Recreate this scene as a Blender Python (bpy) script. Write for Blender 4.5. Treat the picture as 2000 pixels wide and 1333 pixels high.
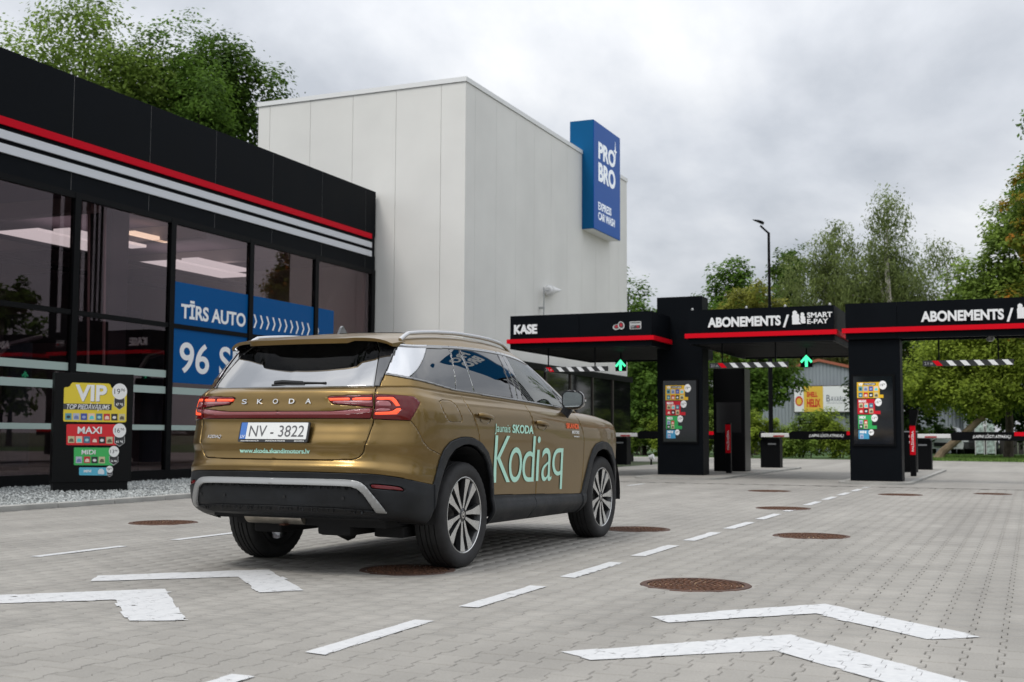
import bpy, bmesh, math, random
import numpy as np
from math import sin, cos, pi, radians, sqrt, atan2
from mathutils import Vector, Matrix

for o in list(bpy.data.objects):
    bpy.data.objects.remove(o)
SC = bpy.context.scene
COL = SC.collection
RNG = random.Random(7)
# ---------------------------------------------------------------- camera
CAM_H, F_PX, PITCH, ROLL, YAW = .925, 2340.1, .07793, .00486, .40906
cam_d = bpy.data.cameras.new('camera'); cam = bpy.data.objects.new('camera', cam_d); COL.objects.link(cam)
fh = Vector((-sin(YAW), cos(YAW), 0)); r0 = Vector((cos(YAW), sin(YAW), 0)); zz = Vector((0, 0, 1))
fw = fh * cos(PITCH) + zz * sin(PITCH); u0 = zz * cos(PITCH) - fh * sin(PITCH)
rt = r0 * cos(ROLL) + u0 * sin(ROLL); up = u0 * cos(ROLL) - r0 * sin(ROLL)
cam.matrix_world = Matrix(((rt.x, up.x, -fw.x, 0), (rt.y, up.y, -fw.y, 0), (rt.z, up.z, -fw.z, CAM_H), (0, 0, 0, 1)))
cam_d.sensor_width = 36; cam_d.lens = 36 * F_PX / 2000; cam_d.clip_start = .1; cam_d.clip_end = 3000
cam_d.dof.use_dof = True; cam_d.dof.focus_distance = 8.2; cam_d.dof.aperture_fstop = 4.0
SC.camera = cam
# ---------------------------------------------------------------- world and sun
SUN_EL, SUN_AZ = radians(58), radians(205)      # azimuth clockwise from +Y: light comes over the camera's shoulder
CLOUD = (1.7, 0.4, 5.2)
world = bpy.data.worlds.new('World'); SC.world = world; world.use_nodes = True
def build_world():
    nt = world.node_tree; N = nt.nodes; Lk = nt.links; N.clear()
    out = N.new('ShaderNodeOutputWorld'); mix = N.new('ShaderNodeMixShader')
    b1 = N.new('ShaderNodeBackground'); b2 = N.new('ShaderNodeBackground')
    sky = N.new('ShaderNodeTexSky'); sky.sky_type = 'NISHITA'; sky.sun_disc = False
    sky.sun_elevation = SUN_EL; sky.sun_rotation = SUN_AZ
    Lk.new(sky.outputs[0], b1.inputs[0]); b1.inputs[1].default_value = .08
    tc = N.new('ShaderNodeTexCoord'); sep = N.new('ShaderNodeSeparateXYZ'); Lk.new(tc.outputs['Generated'], sep.inputs[0])
    def math_(op, a, b=None, c=None):
        m = N.new('ShaderNodeMath'); m.operation = op
        for i, v in enumerate((a, b, c)):
            if v is None: continue
            if isinstance(v, (int, float)): m.inputs[i].default_value = v
            else: Lk.new(v, m.inputs[i])
        return m.outputs[0]
    zc = math_('ADD', math_('MAXIMUM', sep.outputs[2], 0.0), .46)
    cx = math_('DIVIDE', sep.outputs[0], zc); cy = math_('DIVIDE', sep.outputs[1], zc)
    comb = N.new('ShaderNodeCombineXYZ'); Lk.new(cx, comb.inputs[0]); Lk.new(cy, comb.inputs[1])
    n1 = N.new('ShaderNodeTexNoise'); n1.inputs['Scale'].default_value = CLOUD[0]; n1.inputs['Detail'].default_value = 10
    n1.inputs['Roughness'].default_value = .55; n1.inputs['Distortion'].default_value = .25
    mp = N.new('ShaderNodeMapping'); mp.inputs['Location'].default_value = (CLOUD[1], CLOUD[2], 0); Lk.new(comb.outputs[0], mp.inputs[0])
    Lk.new(mp.outputs[0], n1.inputs['Vector'])
    cr = N.new('ShaderNodeValToRGB'); e = cr.color_ramp.elements
    e[0].position = .38; e[0].color = (.54, .57, .62, 1); e[1].position = .60; e[1].color = (.95, .96, .975, 1)
    k = e.new(.485); k.color = (.73, .755, .80, 1)
    Lk.new(n1.outputs[0], cr.inputs[0])
    # overcast skies brighten towards the zenith
    gz = math_('MULTIPLY_ADD', math_('MAXIMUM', sep.outputs[2], 0.0), 1.25, .70)
    mul = N.new('ShaderNodeVectorMath'); mul.operation = 'SCALE'; Lk.new(cr.outputs[0], mul.inputs[0]); Lk.new(gz, mul.inputs['Scale'])
    Lk.new(mul.outputs[0], b2.inputs[0]); b2.inputs[1].default_value = 1.0
    n2 = N.new('ShaderNodeTexNoise'); n2.inputs['Scale'].default_value = .8; n2.inputs['Detail'].default_value = 4; Lk.new(comb.outputs[0], n2.inputs['Vector'])
    mr = N.new('ShaderNodeMapRange'); mr.inputs[1].default_value = .35; mr.inputs[2].default_value = .65; mr.inputs[3].default_value = .80; mr.inputs[4].default_value = 1
    Lk.new(n2.outputs[0], mr.inputs[0]); Lk.new(mr.outputs[0], mix.inputs[0])
    Lk.new(b1.outputs[0], mix.inputs[1]); Lk.new(b2.outputs[0], mix.inputs[2]); Lk.new(mix.outputs[0], out.inputs[0])
build_world()
sun_d = bpy.data.lights.new('sun', 'SUN'); sun_d.energy = 1.5; sun_d.angle = radians(18); sun_d.color = (1, .965, .91)
sun = bpy.data.objects.new('sun', sun_d); COL.objects.link(sun)
sun_dir = Vector((sin(SUN_AZ) * cos(SUN_EL), cos(SUN_AZ) * cos(SUN_EL), sin(SUN_EL)))
sun.rotation_euler = sun_dir.to_track_quat('Z', 'Y').to_euler(); sun.location = (0, 0, 40)
SC.view_settings.view_transform = 'Standard'; SC.view_settings.look = 'None'
SC.view_settings.exposure = .14; SC.view_settings.gamma = 1; SC.view_settings.use_curve_mapping = False
SC.cycles.use_denoising = True; SC.cycles.max_bounces = 8; SC.cycles.transparent_max_bounces = 12
SC.cycles.sample_clamp_indirect = 6; SC.cycles.caustics_reflective = False; SC.cycles.caustics_refractive = False
# ---------------------------------------------------------------- materials
MATS = {}
def _new(name):
    m = bpy.data.materials.new(name); m.use_nodes = True
    return m, m.node_tree.nodes, m.node_tree.links, m.node_tree.nodes['Principled BSDF']
def mat(name, col, rough=.5, metal=0, coat=0, spec=.5, emit=None, estr=1.0, nscale=0, namp=.0, bump=0, bscale=40, rvar=0, coords='Object'):
    """principled surface with optional large-scale tone variation, fine relief and gloss variation"""
    if name in MATS: return MATS[name]
    m, N, L, p = _new(name)
    p.inputs['Base Color'].default_value = (*col, 1); p.inputs['Roughness'].default_value = rough
    p.inputs['Metallic'].default_value = metal; p.inputs['Coat Weight'].default_value = coat; p.inputs['Coat Roughness'].default_value = .04
    p.inputs['Specular IOR Level'].default_value = spec
    tc = None
    if nscale or bump or rvar:
        tc = N.new('ShaderNodeTexCoord')
    if nscale:
        n = N.new('ShaderNodeTexNoise'); n.inputs['Scale'].default_value = nscale; n.inputs['Detail'].default_value = 6; L.new(tc.outputs[coords], n.inputs['Vector'])
        r = N.new('ShaderNodeMapRange'); r.inputs[1].default_value = .3; r.inputs[2].default_value = .7; r.inputs[3].default_value = 1 - namp; r.inputs[4].default_value = 1 + namp
        L.new(n.outputs[0], r.inputs[0]); s = N.new('ShaderNodeVectorMath'); s.operation = 'SCALE'; s.inputs[0].default_value = col
        L.new(r.outputs[0], s.inputs['Scale']); L.new(s.outputs[0], p.inputs['Base Color'])
        if rvar:
            rr = N.new('ShaderNodeMapRange'); rr.inputs[1].default_value = .3; rr.inputs[2].default_value = .7
            rr.inputs[3].default_value = max(0, rough - rvar); rr.inputs[4].default_value = rough + rvar
            L.new(n.outputs[0], rr.inputs[0]); L.new(rr.outputs[0], p.inputs['Roughness'])
    if bump:
        n = N.new('ShaderNodeTexNoise'); n.inputs['Scale'].default_value = bscale; n.inputs['Detail'].default_value = 5; L.new(tc.outputs[coords], n.inputs['Vector'])
        b = N.new('ShaderNodeBump'); b.inputs['Strength'].default_value = bump; b.inputs['Distance'].default_value = .01
        L.new(n.outputs[0], b.inputs['Height']); L.new(b.outputs[0], p.inputs['Normal'])
    if emit:
        p.inputs['Emission Color'].default_value = (*emit, 1); p.inputs['Emission Strength'].default_value = estr
    MATS[name] = m; return m
def glass_mat(name, tint, f0=.05, rough=.0, refl=(1, 1, 1)):
    """thin pane: tinted see-through plus a mirror-like reflection that grows at grazing angles"""
    if name in MATS: return MATS[name]
    m, N, L, p = _new(name); N.remove(p); out = [n for n in N if n.type == 'OUTPUT_MATERIAL'][0]
    t = N.new('ShaderNodeBsdfTransparent'); t.inputs[0].default_value = (*tint, 1)
    g = N.new('ShaderNodeBsdfGlossy'); g.inputs['Roughness'].default_value = rough; g.inputs['Color'].default_value = (*refl, 1)
    fr = N.new('ShaderNodeFresnel'); ior = (1 + sqrt(f0)) / (1 - sqrt(f0))
    geo = N.new('ShaderNodeNewGeometry'); mr = N.new('ShaderNodeMapRange'); mr.inputs[3].default_value = ior; mr.inputs[4].default_value = 1 / ior   # a pane's back face reflects like its front
    L.new(geo.outputs['Backfacing'], mr.inputs[0]); L.new(mr.outputs[0], fr.inputs['IOR'])
    mx = N.new('ShaderNodeMixShader'); L.new(fr.outputs[0], mx.inputs[0]); L.new(t.outputs[0], mx.inputs[1]); L.new(g.outputs[0], mx.inputs[2])
    L.new(mx.outputs[0], out.inputs[0]); MATS[name] = m; return m

# ---------------------------------------------------------------- objects
def tag(o, label=None, cat=None, group=None, kind=None):
    if label: o['label'] = label
    if cat: o['category'] = cat
    if group: o['group'] = group
    if kind: o['kind'] = kind
    return o
def thing(name, label, cat, loc=(0, 0, 0), rz=0, group=None):
    o = bpy.data.objects.new(name, None); COL.objects.link(o); o.empty_display_size = .2
    o.location = loc; o.rotation_euler = (0, 0, rz)
    return tag(o, label, cat, group)
def link(name, me, parent=None):
    o = bpy.data.objects.new(name, me); COL.objects.link(o)
    if parent: o.parent = parent
    return o
def kids(o): return [c for c in COL.objects if c.parent == o]
def copy_tree(o, parent=None, _ch=None):
    if _ch is None:
        _ch = {}
        for c in COL.objects:
            if c.parent: _ch.setdefault(c.parent, []).append(c)
    n = o.copy(); COL.objects.link(n)
    if parent: n.parent = parent
    for c in _ch.get(o, []): copy_tree(c, n, _ch)
    return n

class MB:
    """collects simple solids and links them as one mesh"""
    def __init__(s, off=(0, 0, 0)): s.v = []; s.f = []; s.m = []; s.off = off; s.mi = 0
    def add(s, vs, fs):
        b = len(s.v); s.v += [tuple(v) for v in vs]; s.f += [tuple(i + b for i in f) for f in fs]; s.m += [s.mi] * len(fs); return s
    def box(s, x0, x1, y0, y1, z0, z1, bev=0):
        if bev <= 0:
            vs = [(x, y, z) for z in (z0, z1) for y in (y0, y1) for x in (x0, x1)]
            return s.add(vs, [(0, 2, 3, 1), (4, 5, 7, 6), (0, 1, 5, 4), (2, 6, 7, 3), (0, 4, 6, 2), (1, 3, 7, 5)])
        bm = bmesh.new(); r = bmesh.ops.create_cube(bm, size=1)
        for v in bm.verts: v.co = Vector(((x0 + x1) / 2 + v.co.x * (x1 - x0), (y0 + y1) / 2 + v.co.y * (y1 - y0), (z0 + z1) / 2 + v.co.z * (z1 - z0)))
        bmesh.ops.bevel(bm, geom=bm.edges[:], offset=bev, segments=2, affect='EDGES', profile=.6)
        return s.bm(bm)
    def bm(s, bm):
        bm.verts.index_update(); s.add([v.co[:] for v in bm.verts], [[v.index for v in f.verts] for f in bm.faces]); bm.free(); return s
    def tube(s, pts, r, n=8, caps=True):
        pts = [Vector(p) for p in pts]; rs = r if isinstance(r, (list, tuple)) else [r] * len(pts); vs = []; fs = []
        ref = Vector((0, 0, 1)) if abs((pts[-1] - pts[0]).normalized().z) < .9 else Vector((1, 0, 0))
        for i, p in enumerate(pts):
            d = (pts[min(i + 1, len(pts) - 1)] - pts[max(i - 1, 0)]).normalized(); a = d.cross(ref).normalized(); b = a.cross(d)
            for k in range(n): vs.append(p + (a * cos(2 * pi * k / n) + b * sin(2 * pi * k / n)) * rs[i])
        for i in range(len(pts) - 1):
            for k in range(n): fs.append((i * n + k, i * n + (k + 1) % n, (i + 1) * n + (k + 1) % n, (i + 1) * n + k))
        if caps: fs += [tuple(range(n))[::-1], tuple((len(pts) - 1) * n + k for k in range(n))]
        return s.add(vs, fs)
    def lathe(s, prof, n=32, axis='z', c=(0, 0, 0), close=False):
        vs = []; fs = []; m = len(prof)
        for k in range(n):
            a = 2 * pi * k / n
            for (r, h) in prof:
                p = (r * cos(a), r * sin(a), h)
                if axis == 'y': p = (r * cos(a), h, r * sin(a))
                if axis == 'x': p = (h, r * cos(a), r * sin(a))
                vs.append((p[0] + c[0], p[1] + c[1], p[2] + c[2]))
        for k in range(n):
            for i in range(m - 1 if not close else m):
                j = (i + 1) % m; k2 = (k + 1) % n
                fs.append((k * m + i, k * m + j, k2 * m + j, k2 * m + i))
        return s.add(vs, fs)
    def prism(s, poly, h0, h1, fn):
        """extrude a 2D polygon between h0 and h1; fn(a, b, h) -> xyz"""
        n = len(poly); vs = [fn(a, b, h0) for a, b in poly] + [fn(a, b, h1) for a, b in poly]
        return s.add(vs, [tuple(range(n))[::-1], tuple(range(n, 2 * n))] + [(i, (i + 1) % n, n + (i + 1) % n, n + i) for i in range(n)])
    def build(s, name, mats, parent=None, smooth=False, ang=35):
        me = bpy.data.meshes.new(name); ox, oy, oz = s.off
        me.from_pydata([(x - ox, y - oy, z - oz) for x, y, z in s.v], [], s.f)
        for m in (mats if isinstance(mats, (list, tuple)) else [mats]): me.materials.append(m)
        if len(set(s.m)) > 1: me.polygons.foreach_set('material_index', s.m)
        finish(me, smooth, ang)
        return link(name, me, parent)
def finish(me, smooth=True, ang=35, fix=True):
    if fix:
        bm = bmesh.new(); bm.from_mesh(me); bmesh.ops.recalc_face_normals(bm, faces=bm.faces[:]); bm.to_mesh(me); bm.free()
    if smooth:
        me.polygons.foreach_set('use_smooth', [True] * len(me.polygons)); me.set_sharp_from_angle(angle=radians(ang))
    me.update()
def rrect(x0, x1, y0, y1, r, n=4):
    out = []
    for cx, cy, a0 in ((x1 - r, y1 - r, 0), (x0 + r, y1 - r, 90), (x0 + r, y0 + r, 180), (x1 - r, y0 + r, 270)):
        for k in range(n + 1):
            a = radians(a0 + 90 * k / n); out.append((cx + r * cos(a), cy + r * sin(a)))
    return out
def circ(cx, cy, r, n=24, ry=None): return [(cx + r * cos(2 * pi * k / n), cy + (ry or r) * sin(2 * pi * k / n)) for k in range(n)]

def text_geo(txt, bold=0.0, shear=0.0, depth=0.0, align='LEFT', spacing=1.0, line=1.0):
    """flat (or thick) outline of a line of writing as verts and faces; cap height is scaled to 1"""
    cu = bpy.data.curves.new('t', 'FONT'); cu.body = txt; cu.size = 1; cu.offset = bold; cu.shear = shear; cu.extrude = depth
    cu.align_x = align; cu.space_character = spacing; cu.space_line = line; cu.resolution_u = 6
    ob = bpy.data.objects.new('t', cu); COL.objects.link(ob)
    dg = bpy.context.evaluated_depsgraph_get(); me = bpy.data.meshes.new_from_object(ob.evaluated_get(dg))
    v = np.array([x.co[:] for x in me.vertices]); f = [tuple(p.vertices) for p in me.polygons]
    bpy.data.objects.remove(ob); bpy.data.curves.remove(cu); bpy.data.meshes.remove(me)
    v[:, :2] /= .727
    return v, f
def put_text(name, txt, mt, parent, fn, x0, z0, h, width=None, bold=.0, shear=0, align='LEFT', depth=.004, spacing=1.0, line=1.0, sub=0, mb=None):
    """writing laid on a surface: fn(a, b, d) maps metres along, metres up, metres proud to xyz"""
    v, f = text_geo(txt, bold, shear, 0.5 if depth else 0, 'LEFT', spacing, line)
    xs = v[:, 0]; w = xs.max() - xs.min(); v[:, 0] -= xs.min()
    sx = h if width is None else width / w
    ox = x0 if align == 'LEFT' else x0 - w * sx / 2 if align == 'CENTER' else x0 - w * sx
    zz_ = v[:, 2]
    if sub:
        bm = bmesh.new(); vs = [bm.verts.new((a * sx, b * h, c)) for a, b, c in v]
        for q in f:
            try: bm.faces.new([vs[i] for i in q])
            except ValueError: pass
        lo, hi = 0, w * sx
        k = lo + sub
        while k < hi:
            bmesh.ops.bisect_plane(bm, geom=bm.verts[:] + bm.edges[:] + bm.faces[:], plane_co=(k, 0, 0), plane_no=(1, 0, 0)); k += sub
        zlo = (v[:, 1].min()) * h; zhi = v[:, 1].max() * h; k = zlo + sub
        while k < zhi:
            bmesh.ops.bisect_plane(bm, geom=bm.verts[:] + bm.edges[:] + bm.faces[:], plane_co=(0, k, 0), plane_no=(0, 1, 0)); k += sub
        bm.verts.index_update(); pv = [vv.co[:] for vv in bm.verts]; pf = [[vv.index for vv in q.verts] for q in bm.faces]; bm.free()
        pts = [fn(ox + a, z0 + b, (c + .5) * depth) for a, b, c in pv]; f = pf
    else:
        pts = [fn(ox + a * sx, z0 + b * h, (c + .5) * depth) for a, b, c in v]
    if mb is not None:
        mb.add(pts, f); return None
    me = bpy.data.meshes.new(name); me.from_pydata([tuple(p) for p in pts], [], f); me.materials.append(mt); finish(me, False)
    return link(name, me, parent)

def put_glyph(name, ch, mt, parent, fn, x0, x1, z0, z1, bold=0.0, depth=.0012, sub=.05):
    """one letter stretched to fill a box on a surface"""
    v, f = text_geo(ch, bold); a = v[:, 0].min(); b = v[:, 0].max(); c = v[:, 1].min(); d = v[:, 1].max()
    g = lambda q, w, t: fn(x0 + (q - a) / (b - a) * (x1 - x0), z0 + (w - c) / (d - c) * (z1 - z0), t)
    bm = bmesh.new(); vs = [bm.verts.new((p[0], p[1], 0)) for p in v]
    for q in f:
        try: bm.faces.new([vs[i] for i in q])
        except ValueError: pass
    for lo, hi, n, ax in ((a, b, int((x1 - x0) / sub) + 1, 0), (c, d, int((z1 - z0) / sub) + 1, 1)):
        for k in range(1, n):
            co = [0, 0, 0]; no = [0, 0, 0]; co[ax] = lo + (hi - lo) * k / n; no[ax] = 1
            bmesh.ops.bisect_plane(bm, geom=bm.verts[:] + bm.edges[:] + bm.faces[:], plane_co=co, plane_no=no)
    bm.verts.index_update(); me = bpy.data.meshes.new(name); me.from_pydata([tuple(g(p.co.x, p.co.y, depth)) for p in bm.verts], [], [[w.index for w in q.verts] for q in bm.faces]); bm.free()
    me.materials.append(mt); finish(me, False); return link(name, me, parent)
# ---------------------------------------------------------------- ground
M_PAVER = None
PAVERS = []; PAVER_QUADS = []
def paver_mat():
    m, N, L, p = _new('concrete_paver'); MATS['concrete_paver'] = m
    tc = N.new('ShaderNodeTexCoord'); geo = N.new('ShaderNodeNewGeometry')
    oi = N.new('ShaderNodeObjectInfo'); at = N.new('ShaderNodeAttribute'); at.attribute_name = 'tone'
    add = N.new('ShaderNodeMath'); add.operation = 'ADD'; L.new(oi.outputs['Random'], add.inputs[0]); L.new(at.outputs['Fac'], add.inputs[1])
    def noise(sc, det=5, lo=.0, hi=1., r=.55):
        n = N.new('ShaderNodeTexNoise'); n.inputs['Scale'].default_value = sc; n.inputs['Detail'].default_value = det; n.inputs['Roughness'].default_value = r
        L.new(geo.outputs['Position'], n.inputs['Vector'])
        k = N.new('ShaderNodeMapRange'); k.inputs[1].default_value = .3; k.inputs[2].default_value = .7; k.inputs[3].default_value = lo; k.inputs[4].default_value = hi
        L.new(n.outputs[0], k.inputs[0]); return n, k.outputs[0]
    def mul(a, b):
        k = N.new('ShaderNodeMath'); k.operation = 'MULTIPLY'
        for i, v in enumerate((a, b)):
            if isinstance(v, (int, float)): k.inputs[i].default_value = v
            else: L.new(v, k.inputs[i])
        return k.outputs[0]
    tone = N.new('ShaderNodeMapRange'); tone.inputs[1].default_value = 0; tone.inputs[2].default_value = 1; tone.inputs[3].default_value = .935; tone.inputs[4].default_value = 1.045
    fr = N.new('ShaderNodeMath'); fr.operation = 'FRACT'; L.new(add.outputs[0], fr.inputs[0]); L.new(fr.outputs[0], tone.inputs[0])
    _, big = noise(.35, 5, .88, 1.08); _, mid = noise(2.3, 6, .93, 1.06); nf, fine = noise(90, 3, .90, 1.08)
    # tyre tracks run along the lanes; scattered damp and oily spots
    mp = N.new('ShaderNodeMapping'); mp.inputs['Scale'].default_value = (1.5, .10, 1); L.new(geo.outputs['Position'], mp.inputs[0])
    nt_ = N.new('ShaderNodeTexNoise'); nt_.inputs['Scale'].default_value = 1; nt_.inputs['Detail'].default_value = 5; L.new(mp.outputs[0], nt_.inputs['Vector'])
    tr = N.new('ShaderNodeMapRange'); tr.inputs[1].default_value = .32; tr.inputs[2].default_value = .62; tr.inputs[3].default_value = .87; tr.inputs[4].default_value = 1.05; L.new(nt_.outputs[0], tr.inputs[0])
    ns = N.new('ShaderNodeTexNoise'); ns.inputs['Scale'].default_value = 1.1; ns.inputs['Detail'].default_value = 7; ns.inputs['Roughness'].default_value = .7; L.new(geo.outputs['Position'], ns.inputs['Vector'])
    sp = N.new('ShaderNodeMapRange'); sp.inputs[1].default_value = .27; sp.inputs[2].default_value = .36; sp.inputs[3].default_value = .74; sp.inputs[4].default_value = 1; L.new(ns.outputs[0], sp.inputs[0])
    f = mul(mul(mul(mul(mul(tone.outputs[0], big), mid), fine), tr.outputs[0]), sp.outputs[0])
    s = N.new('ShaderNodeVectorMath'); s.operation = 'SCALE'; s.inputs[0].default_value = (.292, .278, .254); L.new(f, s.inputs['Scale'])
    L.new(s.outputs[0], p.inputs['Base Color']); p.inputs['Roughness'].default_value = .82; p.inputs['Specular IOR Level'].default_value = .35
    b = N.new('ShaderNodeBump'); b.inputs['Strength'].default_value = .25; b.inputs['Distance'].default_value = .002; L.new(nf.outputs[0], b.inputs['Height']); L.new(b.outputs[0], p.inputs['Normal'])
    return m
M_PAVER = paver_mat()
M_JOINT = mat('joint_sand', (.085, .078, .068), rough=.95, nscale=30, namp=.3)
M_CONC = mat('concrete_kerb', (.33, .325, .305), rough=.85, nscale=3, namp=.16, bump=.2, bscale=60)
M_ASPH = mat('far_paving', (.36, .35, .33), rough=.85, nscale=.4, namp=.10)
MANHOLES = [(-1.95, 7.39, .345), (-1.91, 11.43, .355), (-2.96, 15.61, .35), (-4.09, 20.37, .36), (-1.96, 20.13, .345), (-.62, 21.16, .30), (-3.62, 11.46, .34), (-8.28, 10.05, .35), (-3.95, 7.33, .33)]

def ground():
    b = MB(); b.box(-1500, 1500, -300, 2600, -.5, -.012); o = b.build('ground', mat('far_ground', (.07, .09, .04), rough=.95, nscale=.05, namp=.2), None); tag(o, kind='structure')
    b = MB(); b.add([(-11.1, -26, -.0085), (26, -26, -.0085), (26, 48, -.0085), (-11.1, 48, -.0085)], [(0, 1, 2, 3)])
    yard = b.build('paved_yard', M_JOINT, None); tag(yard, kind='structure')
    # beyond the pavers one can tell apart the surface is one sheet
    def sheet(x0, x1, y0, y1, z=-.001):
        return [(x0, y0, z), (x1, y0, z), (x1, y1, z), (x0, y1, z)]
    b = MB()
    for q in (sheet(-11.1, 26, 23.0, 49), sheet(-30, -11.1, 40.9, 52, -.002), sheet(-11.1, 26, -26, 3.0), sheet(7.5, 26, 3.0, 23.0)): b.add(q, [(0, 1, 2, 3)])
    o = b.build('yard_surface', M_PAVER, yard)
    # interlocking double-T pavers, long side along the lane
    PX, PY = .1447, .200; g = .0016
    def outline(s):
        a, n, L2 = .0852 - s, .0595 - s, .1 - s
        return [(-a, -L2), (a, -L2), (a, -.060), (n, -.036), (n, .036), (a, .060), (a, L2), (-a, L2), (-a, .060), (-n, .036), (-n, -.036), (-a, -.060)]
    o1 = np.array(outline(g)); o2 = np.array(outline(g + .0032))
    tri = [(0, 1, 2, 11), (11, 2, 3, 10), (10, 3, 4, 9), (9, 4, 5, 8), (8, 5, 6, 7)]
    base_v = np.r_[np.c_[o2, np.zeros(12)], np.c_[o1, np.full(12, -.004)], np.c_[o1, np.full(12, -.03)]]
    base_f = tri + [(i, 12 + i, 12 + (i + 1) % 12, (i + 1) % 12) for i in range(12)] + [(12 + i, 24 + i, 24 + (i + 1) % 12, 12 + (i + 1) % 12) for i in range(12)]
    op = np.array(outline(.0010)); op[:, 1] = np.where(np.abs(op[:, 1]) > .09, np.sign(op[:, 1]) * .1, op[:, 1]); PAVER_QUADS.extend([[tuple(op[i]) for i in q] for q in tri])
    me1 = bpy.data.meshes.new('paver'); me1.from_pydata(base_v.tolist(), [], base_f); me1.materials.append(M_PAVER); finish(me1, False)
    cells = []
    fwd = np.array([-sin(YAW), cos(YAW)]); rgt = np.array([cos(YAW), sin(YAW)])
    for i in range(int(-11.0 / PX), int(7.5 / PX)):
        for j in range(int(3.0 / PY), int(23.0 / PY)):
            x = (i + .5) * PX; y = (j + .5 + .5 * (i % 2)) * PY
            if x < -10.95 or x > 7.4 or y < 3.1 or y > 22.9: continue
            dep = x * fwd[0] + y * fwd[1]; lat = x * rgt[0] + y * rgt[1]
            if abs(lat) > dep * .47 + 1.7: continue
            if any((x - mx) ** 2 + (y - my) ** 2 < (mr + .03) ** 2 for mx, my, mr in MANHOLES): continue
            inview = abs(lat) < dep * .43 and dep > .925 / .2925 + .05
            cells.append((0 if inview else 1, dep, x, y))
    PAVERS.extend((x, y) for _, _, x, y in cells); cells.sort(); rr = np.random.RandomState(3)
    for k, (v, dep, x, y) in enumerate(cells[:300]):
        o = bpy.data.objects.new('paver', me1); COL.objects.link(o); o.parent = yard
        o.location = (x, y, rr.uniform(-.0018, .0006)); o.rotation_euler = (rr.uniform(-.006, .006), rr.uniform(-.008, .008), rr.uniform(-.008, .008))
    rest = np.array([(x, y) for _, _, x, y in cells[300:]]); n = len(rest)
    V = np.repeat(base_v[None, :24], n, 0).copy(); tx = rr.uniform(-.008, .008, (n, 1)); ty = rr.uniform(-.006, .006, (n, 1)); rz = rr.uniform(-.008, .008, (n, 1))
    V[:, :, :2] *= rr.uniform(.984, 1.008, (n, 1, 2)); V[:, :, 2] += V[:, :, 0] * tx + V[:, :, 1] * ty + rr.uniform(-.0018, .0006, (n, 1)); X = V[:, :, 0].copy(); V[:, :, 0] -= V[:, :, 1] * rz; V[:, :, 1] += X * rz
    V[:, :, 0] += rest[:, :1]; V[:, :, 1] += rest[:, 1:]
    ff = [f for f in base_f if max(f) < 24]; quads = np.array(ff)
    F = (quads[None] + 24 * np.arange(n)[:, None, None]).reshape(-1, 4)
    me = bpy.data.meshes.new('pavers'); me.vertices.add(n * 24); me.vertices.foreach_set('co', V.reshape(-1)); me.loops.add(F.size); me.loops.foreach_set('vertex_index', F.reshape(-1))
    me.polygons.add(len(F)); me.polygons.foreach_set('loop_start', np.arange(0, F.size, 4)); me.polygons.foreach_set('loop_total', np.full(len(F), 4)); me.update(calc_edges=True)
    at = me.attributes.new('tone', 'FLOAT', 'POINT'); at.data.foreach_set('value', np.repeat(rr.rand(n), 24)); me.materials.append(M_PAVER)
    o = link('paver_field', me, yard); tag(o, kind='stuff')
ground()

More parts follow.
